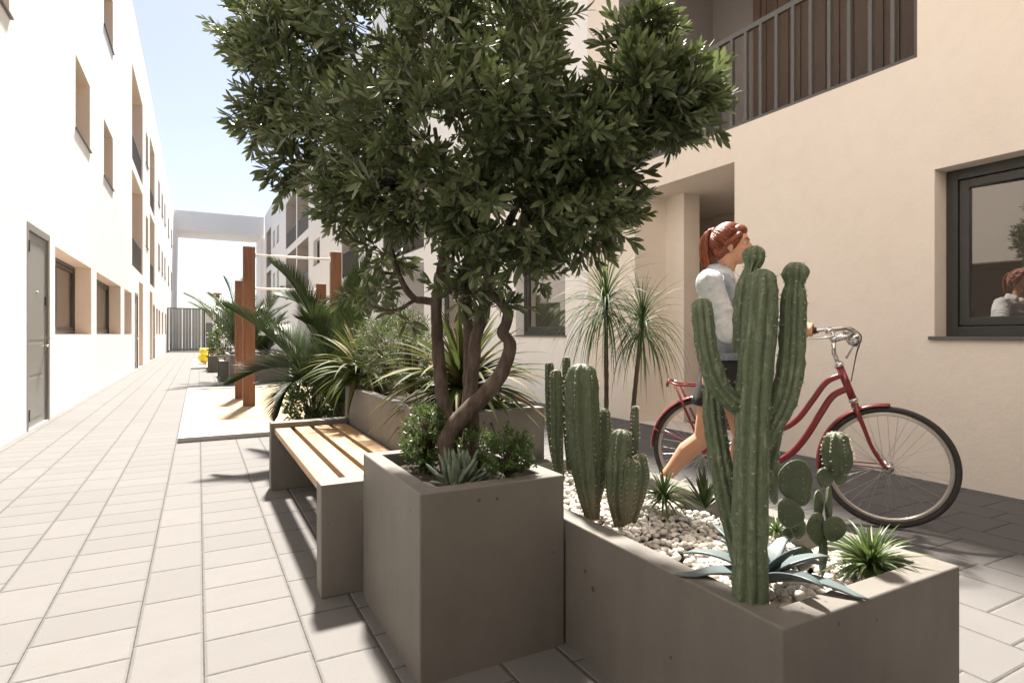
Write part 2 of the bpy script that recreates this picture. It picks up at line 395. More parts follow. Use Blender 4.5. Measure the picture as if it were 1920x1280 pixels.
# ---- left building
bl = thing('apartment_building', 'blinding white three storey apartment block with a grey entrance door, left of the paved street', 'building', (XL, 8, 0), 'apartment blocks along the street')
W1, W2, W0 = (4.22, 5.35), (7.22, 8.35), (1.065, 2.22)
lw_ground = [(2.9, 5.6), (9.6, 12.55), (13.15, 16.95), (17.75, 19.6), (30.4, 31.6), (32.2, 33.6), (35.0, 36.4), (38.2, 39.6)]
lw_up = [(6.15, 7.49), (11.05, 12.4), (14.1, 15.5), (24.6, 25.7), (32.0, 33.2), (34.8, 36.0), (37.6, 38.8), (42.0, 43.4), (46.5, 48.0)]
lw_bal = [(19.7, 23.3), (26.6, 29.4)]
lw_rec = [(21.9, 23.4), (26.5, 28.1)]
lw_door = [(8.16, 9.29), (20.5, 21.6), (28.4, 29.5)]
ops = [(a, b, *W0, .28, 1) for a, b in lw_ground] + [(a, b, *W, .30, 1) for a, b in lw_up for W in (W1, W2)]
ops += [(a, b, z0, z1, 1.5, 1) for a, b in lw_bal for z0, z1 in ((3.02, 5.76), (6.05, 8.75))]
ops += [(a, b, .004, 2.75, 1.2, 1) for a, b in lw_rec] + [(a, b, .004, 2.31, .095) for a, b in lw_door]
w = MB(); facade(w, XL, -1, -22, 50.9, 0, 10.5, ops)
w.quad((XL, -22, 10.5), (XL, 50.9, 10.5), (-14, 50.9, 10.5), (-14, -22, 10.5)); w.quad((-14, -22, 0), (-14, -22, 10.5), (-14, 50.9, 10.5), (-14, 50.9, 0))
w.quad((XL, 50.9, 0), (-14, 50.9, 0), (-14, 50.9, 10.5), (XL, 50.9, 10.5)); w.quad((XL, -22, 0), (XL, -22, 10.5), (-14, -22, 10.5), (-14, -22, 0))
w.build('wall', [M['stucco_white'], M['stucco_reveal_shade']], bl)
for a, b in lw_ground: window(bl, XL, -1, a, b, *W0, .28, fw=.06, sill=False, mull=True)
for a, b in lw_up:
    for W in (W1, W2): window(bl, XL, -1, a, b, *W, .30, fw=.06, sill=True)
for a, b in lw_bal:
    for z0, z1, zr in ((3.02, 5.76, 3.92), (6.05, 8.75, 6.92)):
        rail_panel(bl, XL, -1, a, b, z0, zr); window(bl, XL, -1, a + .5, b - .5, z0 + .02, z1 - .4, 1.5, sill=False, mull=True)
for a, b in lw_door: house_door(bl, XL, -1, a, b, 0, 2.31)
for a, b in lw_rec:
    k = MB(); k.box(XL - 1.19, XL - 1.15, a + .2, b - .2, .01, 2.2); k.build('entrance_door', M['dark_panel'], bl)
# ---- right building
br = thing('apartment_building', 'cream apartment block with slatted balcony and open entrance recess, behind the bicycle', 'building', (XR, 3, 0), 'apartment blocks along the street')
rw_ground = [(.9, 2.304), (7.15, 8.66), (11.0, 12.3), (19.2, 20.4), (26.7, 28.3), (41.5, 42.7), (43.8, 45)]
rw_up = [(9.3, 10.7), (26.7, 28.3), (41.5, 42.7), (43.8, 45.0), (-2.5, -1.1)]
rw_bal = [(2.42, 5.92), (13.2, 16.7), (19.6, 22.2), (29.7, 33.4), (33.75, 38.0), (46.3, 49.6)]
rw_rec = [(13.2, 17.0), (29.8, 33.2)]
W0r = (1.05, 2.26)
ops = [(a, b, *W0r, .33 if a < 1 else .205) for a, b in rw_ground] + [(a, b, *W, .22) for a, b in rw_up for W in (W1, W2)]
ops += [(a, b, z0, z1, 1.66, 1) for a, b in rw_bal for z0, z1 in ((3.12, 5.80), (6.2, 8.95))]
ops += [(a, b, .004, 2.78, 2.4) for a, b in rw_rec]
ops_e = (4.10, 5.61, .004, 2.78, .5)                                   # the near entrance, built by hand behind
w = MB(); SP = 6.6                                                    # cream near; beyond the first balcony the wall's brightness is put into whiter plaster
lo = [o for o in ops if o[1] < SP]; hi = [o for o in ops if o[0] > SP]
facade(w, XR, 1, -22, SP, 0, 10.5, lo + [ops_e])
w.f = w.f[:-1]; w.m = w.m[:-1]; w.sm = w.sm[:-1]                        # open the back of the entrance
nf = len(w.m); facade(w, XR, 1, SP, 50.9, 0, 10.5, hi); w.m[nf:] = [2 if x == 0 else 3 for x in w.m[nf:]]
E = XR + .5
w.quad((E, 5.3, 0), (E, 5.3, 2.78), (E, 5.61, 2.78), (E, 5.61, 0))
w.quad((E, 5.3, 0), (5.46, 5.3, 0), (5.46, 5.3, 2.78), (E, 5.3, 2.78))
w.quad((5.46, 5.3, 0), (5.46, 7.4, 0), (5.46, 7.4, 2.78), (5.46, 5.3, 2.78))
w.quad((5.46, 7.4, 0), (6.7, 7.4, 0), (6.7, 7.4, 2.78), (5.46, 7.4, 2.78))
w.quad((6.7, 7.4, 0), (6.7, 4.1, 0), (6.7, 4.1, 2.78), (6.7, 7.4, 2.78)); w.quad((E, 4.1, 0), (E, 4.1, 2.78), (6.7, 4.1, 2.78), (6.7, 4.1, 0))
w.quad((E, 4.1, 2.781), (E, 7.4, 2.781), (6.7, 7.4, 2.781), (6.7, 4.1, 2.781))
w.quad((XR, -22, 10.5), (16, -22, 10.5), (16, 50.9, 10.5), (XR, 50.9, 10.5)); w.quad((16, -22, 0), (16, 50.9, 0), (16, 50.9, 10.5), (16, -22, 10.5))
w.quad((XR, 50.9, 0), (XR, 50.9, 10.5), (16, 50.9, 10.5), (16, 50.9, 0)); w.quad((XR, -22, 0), (16, -22, 0), (16, -22, 10.5), (XR, -22, 10.5))
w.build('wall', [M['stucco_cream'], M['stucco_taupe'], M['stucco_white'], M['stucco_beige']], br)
wn = window(br, XR, 1, .9, 2.304, *W0r, .205, glass='glass', fw=.075, pane_tilt=.066)  # pane alone is skewed to bring the woman's reflection into view
for a, b in rw_ground[1:]: window(br, XR, 1, a, b, *W0r, .205, fw=.075, glass='glass')
for a, b in rw_up:
    for W in (W1, W2):
        window(br, XR, 1, a, b, *W, .22, fw=.06)
for k, (a, b) in enumerate(rw_bal):
    for z0, z1, zr in ((3.12, 5.80, 4.08), (6.2, 8.95, 7.16)):
        if k < 3: rail_slats(br, XR, 1, a, b, z0, zr, .17 if k == 0 else .12, .03 if k == 0 else .016, .04)
        else: rail_panel(br, XR, 1, a, b, z0, zr)
        if k == 0:
            sh = MB(); sh.box(6.345, 6.357, 2.9, 5.18, z0 + .01, z1 - .35); sh.box(6.30, 6.356, 5.1, 5.20, z0 + .01, z1 - .30)
            for i in range(14): sh.box(6.330, 6.346, 2.95 + .16 * i, 3.06 + .16 * i, z0 + .02, z1 - .36)
            sh.build('shutter', M['dark_panel'], br)
        else: window(br, XR, 1, a + .4, b - .8, z0 + .02, z1 - .4, 1.66, sill=False, mull=True)
for a, b in rw_rec:
    k = MB(); k.box(XR + 2.34, XR + 2.39, a + .4, b - .4, .01, 2.3); k.build('entrance_door', M['dark_panel'], br)
# ---- unseen roof and end wall added behind the camera to darken planter fronts
k = MB(); k.box(XL + .003, XR - .003, -9, -.9, 3.0, 6.0); k.box(XL + .003, XR - .003, -9.3, -9.001, 0, 6.0); k.build('added_shade_block', M['stucco_cream'], br)
# ---- bridge at the far end
bb = thing('footbridge', 'white windowless bridge wing joining both apartment blocks at the far end', 'bridge', (1.5, 53, 0))
k = MB(); k.box(XL + .003, XR - .003, 50.95, 55.2, 8.95, 10.42); k.build('span', M['stucco_white'], bb)
k = MB(); k.box(XL - .1, XL + .20, 51.0, 55, 0, 8.949); k.build('pier', M['stucco_white'], bb)
k = MB(); k.box(XR - .30, XR + .2, 51.0, 55, 0, 8.949); k.build('pier', M['stucco_white'], bb)
# ---- gate and the wall beside it
gt = thing('slatted_gate', 'tall dark grey gate of upright slats closing the far end of the street', 'gate', (-.6, 40.6, 0))
k = MB(); k.box(XL + .01, .38, 40.57, 40.63, 2.58, 2.64); k.box(XL + .01, .38, 40.57, 40.63, .03, .09); k.box(XL + .01, XL + .09, 40.56, 40.64, 0, 2.64); k.box(.30, .38, 40.56, 40.64, 0, 2.64)
k.build('frame', M['grey_metal'], gt)
k = MB(); x = XL + .13
while x < .28: k.box(x, x + .148, 40.575, 40.625, .09, 2.58); x += (.158 if int(x * 10) % 5 else .185)
k.build('slats', M['gate_grey'], gt)
wl = thing('wall_panel', 'short dark wall with a pale top band right of the slatted gate', 'wall', (.57, 40.8, 0))
k = MB(); k.box(.40, .78, 40.5, 40.9, 0, 1.75); k.build('base', M['grey_panel'], wl)
k = MB(); k.box(.40, .78, 40.5, 40.9, 1.751, 2.66); k.build('top_band', M['stucco_cream'], wl)
# ================================================================== planters, benches, sand pits
def planter(name, label, x0, x1, y0, y1, z1, rim=.07, soil=.05, group='concrete planters'):
    t = thing(name, label, 'planter', ((x0 + x1) / 2, (y0 + y1) / 2, 0), group)
    m = MB(); zi = z1 - soil
    o = [(x0, y0), (x1, y0), (x1, y1), (x0, y1)]; i = [(x0 + rim, y0 + rim), (x1 - rim, y0 + rim), (x1 - rim, y1 - rim), (x0 + rim, y1 - rim)]
    vs = [(*p, 0.0) for p in o] + [(*p, z1) for p in o] + [(*p, z1) for p in i] + [(*p, zi - .03) for p in i]
    fs = []
    for a in range(4):
        b = (a + 1) % 4
        fs += [(a, b, b + 4, a + 4), (a + 4, b + 4, b + 8, a + 8), (a + 8, b + 8, b + 12, a + 12)]
    fs.append((12, 13, 14, 15)); m.add(vs, fs)
    m.build('box', M['concrete'], t, bevel=.006, seg=3)
    if soil < .3:
        s = MB(); n = 10
        vs = [(x0 + rim + .003 + (x1 - x0 - 2 * rim - .006) * a / n, y0 + rim + .003 + (y1 - y0 - 2 * rim - .006) * b / n, zi + .02 * noise.noise((a * .9, b * .9, x0)) ) for b in range(n + 1) for a in range(n + 1)]
        s.add(vs, [(b * (n + 1) + a, b * (n + 1) + a + 1, (b + 1) * (n + 1) + a + 1, (b + 1) * (n + 1) + a) for b in range(n) for a in range(n)], 0, True)
        s.build('soil', M['soil'], t)
    return t
planter('planter', 'square concrete planter holding the leafy tree, beside the near bench', .592, 1.114, 1.70, 2.395, .585, .062)
planter('planter', 'tall concrete planter with flax clumps behind the near bench', .962, 1.59, 2.615, 4.43, .69, .06)
planter('planter', 'low concrete planter full of white stones and cacti in the foreground', 1.122, 1.857, .846, 2.58, .43, .075, .10)
planter('planter', 'wide concrete planter holding a bushy palm beyond the sand pit', .60, 1.80, 14.0, 16.9, .60, .06)
planter('planter', 'low concrete trough under the feathery palm behind the near bench', .97, 1.75, 4.75, 6.35, .28, .05)
M['pine'] = m_wood('pale_pine', (.40, .255, .14), (.49, .34, .20), (.26, .145, .07), (7, .8, 7), .5)
M['redwood'] = m_wood('reddish_post_timber', (.165, .070, .034), (.22, .10, .05), (.09, .037, .018), (9, 9, .7), .5)
def bench(label, loc):
    t = thing('bench', label, 'bench', (0, 0, 0), 'concrete benches with timber slats')
    for y in (0, 1.86):
        m = MB(); m.box(0, .522, y, y + .10, 0, .46); m.build('leg', M['concrete'], t, bevel=.005)
    for i in range(4):
        m = MB(); x = .025 + i * .128; m.box(x, x + .098, .101, 1.859, .385, .425); m.build('slat', M['pine'], t, bevel=.004)
    m = MB(); m.box(.04, .50, .101, .13, .33, .384); m.box(.04, .50, 1.83, 1.859, .33, .384); m.build('bracket', M['grey_metal'], t)
    t.location = loc; return t
b0 = bench('concrete bench with four pale pine slats beside the tree planter', (.436, 2.45, 0))
b1 = copy_tree(b0); b1.location = (.43, 14.75, 0); b1['label'] = 'small distant bench in front of the bushy palm planter'
b2 = copy_tree(b0); b2.location = (.25, 18.4, 0); b2['label'] = 'farthest bench, beside the second sand pit'
def pit(label, x0, x1, y0, y1):
    t = thing('sand_pit', label, 'sand pit', ((x0 + x1) / 2, (y0 + y1) / 2, 0), 'sand pits in the paving')
    k = MB(); w_, h = .13, .05
    k.box(x0, x1, y0, y0 + w_, 0, h); k.box(x0, x1, y1 - w_, y1, 0, h); k.box(x0, x0 + w_, y0 + w_, y1 - w_, 0, h); k.box(x1 - w_, x1, y0 + w_, y1 - w_, 0, h)
    k.build('kerb', M['kerb'], t, bevel=.008)
    s = MB(); n = 40; a0, a1, c0, c1 = x0 + w_, x1 - w_, y0 + w_, y1 - w_
    vs = [(a0 + (a1 - a0) * i / n, c0 + (c1 - c0) * j / n,   .030 + .010 * noise.noise((i * .5, j * .6, 3))) for j in range(n + 1) for i in range(n + 1)]
    s.add(vs, [(j * (n + 1) + i, j * (n + 1) + i + 1, (j + 1) * (n + 1) + i + 1, (j + 1) * (n + 1) + i) for j in range(n) for i in range(n)], 0, True)
    s.build('sand', M['sand'], t)
pit('near sand pit with pale kerb under the timber pull-up frames', -.18, 2.45, 6.62, 12.6)
pit('distant sand pit where the yellow rocking toy stands', -.20, 2.2, 20.3, 27.5)
def pull_up(label, y, h, x0, x1):
    t = thing('pull_up_frame', label, 'exercise frame', ((x0 + x1) / 2, y, .04), 'timber pull-up frames in the near sand pit')
    for x in (x0, x1):
        m = MB(); m.box(x - .08, x + .08, y - .055, y + .055, .0, h); m.build('post', M['redwood'], t, bevel=.006)
    m = MB(); m.tube([(x0 + .08, y, h - .115), (x1 - .08, y, h - .115)], .018, 12); m.build('bar', M['white_paint'], t)
    for x, s in ((x0, 1), (x1, -1)):
        m = MB(); m.lathe((x + s * .081, y, h - .115), [(.045, 0), (.045, .008), (.02, .012)], 16, 0, (s, 0, 0)); m.build('flange', M['white_paint'], t)
    return t
pull_up('taller timber frame with a thin white bar standing in the near sand pit', 9.28, 2.33, .645, 1.87)
t2 = pull_up('shorter timber frame behind the taller one in the near sand pit', 10.46, 1.93, .60, 1.86)
# playground bits far away
t = thing('climbing_post', 'grey climbing post with pale wooden caps and rungs beside the distant benches', 'climbing post', (.56, 21.9, .04))
m = MB(); m.tube([(.56, 21.9, 0), (.56, 21.9, 2.38)], .058, 14); m.build('post', M['grey_panel'], t)
for z in (2.38, .72): m = MB(); m.lathe((.56, 21.9, z), [(.12, 0), (.13, .03), (.12, .06)], 18); m.build('cap', M['pine'], t)
for z, x in ((1.22, 1.0), (.95, 1.05)): m = MB(); m.tube([(.5, 21.9, z), (x, 21.88, z + .06)], .04, 10); m.build('rung', M['pine'], t)
M['yellow'] = m_plain('yellow_plastic', (.85, .70, .07), .45, 0, .08)
M['bark_log'] = m_plain('dark_log', (.13, .07, .045), .85, 0, .3, 20, .01)
t = thing('rocking_toy', 'round yellow rocking animal in the distant sand pit', 'spring toy', (.17, 23.2, .05))
m = MB(); m.ball((.17, 23.2, .24), .19, .26, .19); m.build('body', M['yellow'], t)
m = MB(); m.ball((.17, 23.0, .46), .135, .14, .13); m.build('head', M['yellow'], t)
for s in (-1, 1): m = MB(); m.ball((.17 + s * .11, 23.05, .53), .045, .03, .055); m.build('ear', M['yellow'], t)
m = MB(); m.tube([(.17 + .07 * math.cos(a * .9), 23.25 + .07 * math.sin(a * .9), .04 + .011 * a) for a in range(0, 14)], .012, 6); m.build('spring', M['grey_metal'], t)
for x, y, lab in ((.40, 25.6, 'left brown log stump behind the yellow rocking toy'), (.66, 25.2, 'right brown log stump behind the yellow rocking toy')):
    t = thing('log_stump', lab, 'log', (x, y, .05), 'log stumps in the distant sand pit')
    m = MB(); m.lathe((x, y, .04), [(.15, 0), (.155, .2), (.15, .46), (.148, .48)], 18); m.build('trunk', M['bark_log'], t)
    m = MB(); m.lathe((x, y, .521), [(.14, 0), (.138, .004)], 18); m.build('cut_face', M['pine'], t)
# ================================================================== vegetation
rs = random.Random(11)
def uni(a, b): return rs.uniform(a, b)
def rdir():
    z = uni(-1, 1); a = uni(0, 2 * math.pi); q = math.sqrt(1 - z * z); return Vector((q * math.cos(a), q * math.sin(a), z))
M['leaf_tree'] = m_leaf('evergreen_leaf', [(.044, .064, .028), (.074, .102, .043), (.112, .143, .062), (.20, .22, .12)], .34, .2, .6)
M['leaf_palm'] = m_leaf('palm_leaflet', [(.020, .040, .009), (.032, .060, .014), (.052, .085, .022)], .42, .07, .4)
M['leaf_box'] = m_leaf('boxwood_leaf', [(.028, .06, .012), (.05, .10, .02), (.075, .14, .032)], .42, .2, .45)
M['leaf_flax'] = m_leaf('flax_leaf', [(.030, .05, .010), (.055, .078, .018), (.09, .10, .026), (.14, .125, .04), (.13, .07, .034)], .6, .12, .15)
M['leaf_drac'] = m_leaf('dragon_tree_leaf', [(.035, .08, .03), (.06, .115, .045), (.11, .165, .08)], .55, .12, .2)
M['leaf_grass'] = m_leaf('grassy_tuft_leaf', [(.035, .075, .02), (.075, .13, .035), (.20, .25, .11)], .4, .2, .5)
M['leaf_rosemary'] = m_leaf('fine_shrub_leaf', [(.045, .075, .03), (.08, .115, .05), (.12, .15, .075)], .5, .2, .4)
M['agave'] = m_leaf('blue_agave_leaf', [(.065, .09, .092), (.095, .125, .13), (.13, .165, .17)], .42, .03, .4)
M['senecio'] = m_leaf('blue_grey_succulent', [(.10, .14, .10), (.15, .19, .14), (.20, .24, .18)], .5, .05, .35)
M['bark'] = None
def m_bark():
    t = NT('grey_brown_bark'); o = t.obj(); mp = t.n('ShaderNodeMapping'); mp.inputs['Scale'].default_value = (1, 1, .35); t.put(mp.inputs['Vector'], o)
    a = t.noise(mp.outputs[0], 28, 6, .65); b = t.noise(mp.outputs[0], 90, 4, .7)
    c = t.ramp(a, [(.3, (.05, .036, .029)), (.5, (.105, .08, .065)), (.72, (.17, .138, .118))])
    return t.end(t.bsdf(t.mix(t.math('MULTIPLY', b, .3), c, (.05, .034, .026)), .85, t.bump(t.math('ADD', a, t.math('MULTIPLY', b, .5)), .012), spec=.2))
M['bark'] = m_bark()
def m_cactus(name, a, b, pale, cork=0.0, dots=0.0):
    t = NT(name); o = t.obj(); n1 = t.noise(o, 9, 5, .6); n2 = t.noise(o, 75, 4, .7)
    c = t.mix(n1, a, b); c = t.mix(t.math('MULTIPLY', t.ramp(n2, [(.52, (0, 0, 0)), (.72, (1, 1, 1))]), .55), c, pale)
    mp = t.n('ShaderNodeMapping'); mp.inputs['Scale'].default_value = (1, 1, .22); t.put(mp.inputs['Vector'], o)
    st_ = t.noise(mp.outputs[0], 85, 3, .6); c = t.mix(t.math('MULTIPLY', t.ramp(st_, [(.58, (0, 0, 0)), (.70, (1, 1, 1))]), .5), c, tuple(x * 1.25 for x in pale))
    if cork:
        sp3 = t.n('ShaderNodeSeparateXYZ'); t.put(sp3.inputs[0], t.pos()); hz = t.math('ADD', sp3.outputs[2], t.math('MULTIPLY', t.math('SUBTRACT', n1, .5), .35))
        c = t.mix(t.ramp(hz, [(.42, (cork,) * 3), (.54, (0, 0, 0))]), c, (.13, .11, .065))
    if dots:
        vo = t.n('ShaderNodeTexVoronoi'); vo.inputs['Scale'].default_value = 62; t.put(vo.inputs['Vector'], o); vo.inputs['Randomness'].default_value = .35
        c = t.mix(t.math('MULTIPLY', t.math('LESS_THAN', vo.outputs['Distance'], .17), dots), c, (.30, .27, .18))
    return t.end(t.bsdf(c, t.math('ADD', .28, t.math('MULTIPLY', n2, .35)), t.bump(n2, .004), spec=.5))
M['cactus'] = m_cactus('green_cactus_skin', (.060, .092, .046), (.105, .14, .078), (.24, .255, .18))
M['cactus_dark'] = m_cactus('dark_cactus_skin', (.045, .068, .035), (.085, .11, .06), (.15, .165, .10), .8)
M['pad'] = m_cactus('grey_green_pad_skin', (.055, .078, .042), (.088, .112, .066), (.125, .14, .09), 0, .6)
M['spine'] = m_plain('pale_spines', (.38, .35, .26), .7, 0, .2)
# ---- the tree in the square planter
tb = P(850, 872, 2.33)
tr = thing('tree', 'leafy evergreen tree with several twisting trunks in the square planter', 'tree', (tb.x, tb.y, .54))
def limb(name, pts, r, mat='bark', parent=tr, n=10, wob=.0016, sub=7):
    q = [P(*p) for p in pts]; s = spline(q, sub)
    s = [p + Vector((noise.noise(p * 23), noise.noise(p * 23 + Vector((5, 1, 2))), 0)) * wob * 2 for p in s]
    rr = lerp_list(r, len(s)); rr = [x * (1 + .10 * noise.noise(p * 31)) for x, p in zip(rr, s)]
    m = MB(); m.tube(s, rr, n); return m.build(name, M[mat], parent)
D = 2.33
limb('trunk', [(852, 880, D), (846, 815, D), (833, 765, D), (824, 690, D), (819, 620, D), (819, 560, D), (829, 500, D), (838, 430, D), (832, 340, 2.35), (815, 240, 2.35)], [.038, .033, .029, .026, .023, .022, .020, .017, .013, .008])
limb('trunk', [(862, 880, 2.36), (872, 800, 2.37), (878, 740, 2.37), (879, 660, 2.37), (877, 590, 2.36), (872, 520, 2.35), (890, 430, 2.32), (905, 330, 2.25), (930, 200, 2.2)], [.036, .031, .024, .022, .021, .020, .017, .013, .007])
limb('trunk', [(868, 876, 2.30), (884, 800, 2.31), (883, 740, 2.31), (888, 680, 2.31), (893, 630, 2.31), (906, 588, 2.30), (915, 520, 2.25), (950, 430, 2.2), (990, 330, 2.1), (1020, 220, 2.05)], [.034, .030, .026, .025, .024, .022, .019, .015, .011, .007])
limb('trunk', [(842, 880, 2.24), (836, 838, 2.24), (848, 804, 2.24), (878, 770, 2.24), (916, 732, 2.24), (942, 695, 2.24), (955, 661, 2.24), (954, 639, 2.24), (943, 624, 2.24), (949, 605, 2.24), (952, 586, 2.24), (939, 567, 2.23), (920, 540, 2.22), (925, 470, 2.18), (1010, 400, 2.08), (1110, 320, 1.98), (1200, 230, 1.92)],
     [.034, .035, .034, .033, .032, .028, .025, .023, .022, .021, .021, .020, .019, .016, .013, .010, .006], n=12, sub=8)
limb('branch', [(818, 567, D), (795, 563, 2.32), (776, 559, 2.31), (755, 530, 2.31), (744, 504, 2.32), (736, 477, 2.34), (725, 430, 2.36), (690, 350, 2.4), (620, 240, 2.45), (560, 140, 2.48)], [.016, .015, .014, .012, .011, .011, .010, .009, .007, .005])
limb('branch', [(780, 561, 2.31), (752, 578, 2.28), (728, 582, 2.26), (700, 575, 2.25), (672, 560, 2.26)], [.008, .008, .007, .005, .003], n=7)
limb('branch', [(748, 512, 2.32), (725, 512, 2.31), (705, 505, 2.3), (680, 490, 2.3)], [.007, .006, .005, .003], n=7)
limb('branch', [(820, 560, D), (850, 540, 2.28), (872, 520, 2.22), (900, 480, 2.15), (960, 440, 2.05)], [.012, .011, .009, .007, .005], n=7)
limb('branch', [(832, 330, 2.35), (760, 230, 2.4), (680, 130, 2.45), (600, 40, 2.5), (520, 20, 2.55)], [.012, .010, .008, .006, .003], n=7)
limb('branch', [(905, 330, 2.25), (850, 180, 2.2), (800, 60, 2.2), (760, -60, 2.2)], [.012, .009, .007, .005], n=7)
limb('branch', [(990, 330, 2.1), (1080, 250, 2.0), (1160, 160, 1.95), (1200, 90, 1.95)], [.010, .008, .006, .003], n=7)
CL = [  # px, py, d, rx, ry (pixels), depth radius (m), twigs
    (560, 130, 2.50, 110, 140, .34, 95), (495, 60, 2.55, 88, 92, .22, 52), (500, 225, 2.50, 68, 72, .17, 34), (735, 70, 2.40, 190, 160, .42, 130),
    (900, 70, 2.15, 170, 190, .45, 130), (985, 40, 2.15, 88, 110, .3, 40), (660, 270, 2.40, 140, 120, .34, 95), (545, 310, 2.45, 52, 52, .12, 16), (830, 260, 2.20, 200, 170, .48, 150),
    (980, 235, 2.02, 122, 145, .38, 100), (1070, 225, 2.05, 64, 62, .2, 20), (1100, 290, 1.95, 110, 90, .28, 70), (1215, 195, 1.88, 115, 80, .24, 84), (1195, 85, 1.92, 58, 62, .15, 34), (1275, 190, 1.86, 70, 58, .15, 32),
    (790, 370, 2.25, 150, 84, .36, 84), (660, 385, 2.36, 66, 56, .2, 22), (950, 400, 2.10, 150, 100, .34, 100), (1095, 400, 2.00, 100, 90, .25, 66), (905, 500, 2.20, 100, 60, .24, 48), (1020, 470, 2.06, 100, 48, .2, 40), (1000, 520, 2.1, 50, 30, .12, 10),
    (720, 470, 2.34, 80, 50, .2, 24), (690, 545, 2.28, 66, 40, .15, 17), (760, 590, 2.28, 55, 24, .12, 8), (860, 555, 2.2, 60, 30, .14, 14), (930, 575, 2.2, 30, 24, .1, 7), (840, -110, 2.25, 330, 130, .5, 170), (600, -60, 2.45, 130, 90, .3, 60)]
cc = P(850, 230, 2.25)
crown = MB(); twigs = MB()
def sprig(m, b, d, L, k, ll, lw, prof='lance', tw=None, up=.25, seg=3, ang=(.55, 1.05), droop=.12, fold=.12):
    d = d.normalized(); u = d.orthogonal().normalized(); v = d.cross(u)
    if tw is not None: tw.tube([b - d * L * .6, b + d * L * .5, b + d * L], [.0022, .0017, .001], 4, smooth=True)
    for i in range(k):
        t = (i + uni(0, .6)) / k; a = i * 2.4 + uni(-.4, .4); an = ang[1] + (ang[0] - ang[1]) * t + uni(-.15, .15)
        q = (u * math.cos(a) + v * math.sin(a)) * math.sin(an) + d * math.cos(an); q.z += up * uni(-.2, .6); q += rdir() * .18
        s = uni(.72, 1.12) * (1 - .25 * t)
        m.leaf(b + d * (L * t), q, d + rdir() * .9, ll * s, lw * s, droop * uni(0, 1.6), seg, prof, fold)
for px, py, d, rx, ry, rz, n in CL:
    c = P(px, py, d); sx, sy = max(rx * .5, rx - 34) * d / F, max(ry * .5, ry - 30) * d / F; rz = max(rz * .6, rz - .06)
    rgt = Vector((CT, -ST, 0)); fw = Vector((ST, CT, 0))
    for i in range(int(n * (1.7 if py < 430 else .6))):
        q = rdir() * (uni(.30, 1) ** .42)
        if noise.noise(Vector((px * .01, py * .01, d)) + q * 2.1) < -.30: continue
        p = c + rgt * (q.x * sx) + Vector((0, 0, q.z * sy)) + fw * (q.y * rz)
        dr = (p - c).normalized() * .9 + (p - cc).normalized() * .6 + Vector((0, 0, .35)) + rdir() * .55
        k_ = uni(.68, 1.15); sprig(crown, p, dr, uni(.06, .13), rs.randint(13, 20), .074 * k_, .0195 * k_, 'oblance', tw=twigs, seg=4, ang=(.35, 1.15))
co_ = crown.build('crown', M['leaf_tree'], tr)
twigs.build('twigs', M['bark'], tr); tag(bpy.data.objects['twigs'], kind='stuff')
# ---- leafy little shrubs
def shrub(name, label, c, rx, ry, rz, n, ll, lw, mat='leaf_box', cat='shrub', group=None, k=9, L=.06, up=.2, stems=True, prof='ovate'):
    c = Vector(c); t = thing(name, label, cat, (c.x, c.y, c.z - rz), group); m = MB(); st = MB()
    for i in range(n):
        q = rdir() * (uni(.25, 1) ** .4); q = Vector((q.x * rx, q.y * ry, q.z * rz)); p = c + q
        if p.z < c.z - rz * .95: continue
        d = q.normalized() * .7 + Vector((0, 0, .7)) + rdir() * .4
        sprig(m, p, d, L, k, ll, lw, prof, None, up, 2)
        if stems and i % 3 == 0: st.tube([(c.x + q.x * .12, c.y + q.y * .12, c.z - rz), c + q * .5, p + d.normalized() * L], [.004, .0025, .0012], 4)
    if st.v: st.build('stems', M['bark'], t)
    m.build('foliage', M[mat], t); return t
shrub('shrub', 'dense small-leaved green shrub at the left foot of the tree', P(797, 825, 2.31), .085, .095, .135, 300, .017, .011, group='small shrubs in the square planter', L=.035)
shrub('shrub', 'small leafy shrub in the right corner of the square planter', P(955, 857, 2.03), .075, .07, .075, 150, .019, .012, group='small shrubs in the square planter', L=.04)
shrub('shrub', 'small shrub mostly hidden behind the blue-grey succulent', P(895, 848, 2.25), .075, .07, .075, 120, .017, .011, group='small shrubs in the square planter', L=.04)
shrub('shrub', 'dark glossy shrub between the far bench leg and the feathery palm', P(588, 752, 5.25), .26, .22, .24, 330, .042, .024, L=.09)
# ---- blue-grey succulent
sb = P(862, 888, 2.02)
t = thing('succulent', 'blue-grey finger succulent at the front edge of the square planter', 'succulent', (sb.x, sb.y, .53))
m = MB()
for i in range(58):
    a = uni(0, 6.28); e = uni(.12, 1.5) if i % 3 else uni(1.1, 1.55); L = uni(.07, .13); o = Vector((uni(-.04, .04), uni(-.03, .03), 0))
    d = Vector((math.cos(a) * math.cos(e), math.sin(a) * math.cos(e), math.sin(e)))
    b = Vector((sb.x, sb.y, .545)) + o; up = Vector((0, 0, .35))
    pts = [b + d * (L * t_) + up * (L * .35 * t_ * t_) for t_ in (0, .2, .45, .7, .9, 1)]
    m.tube(pts, [x * uni(.9, 1.15) for x in (.004, .0075, .0085, .0075, .0048, .001)], 7)
m.build('leaves', M['senecio'], t)
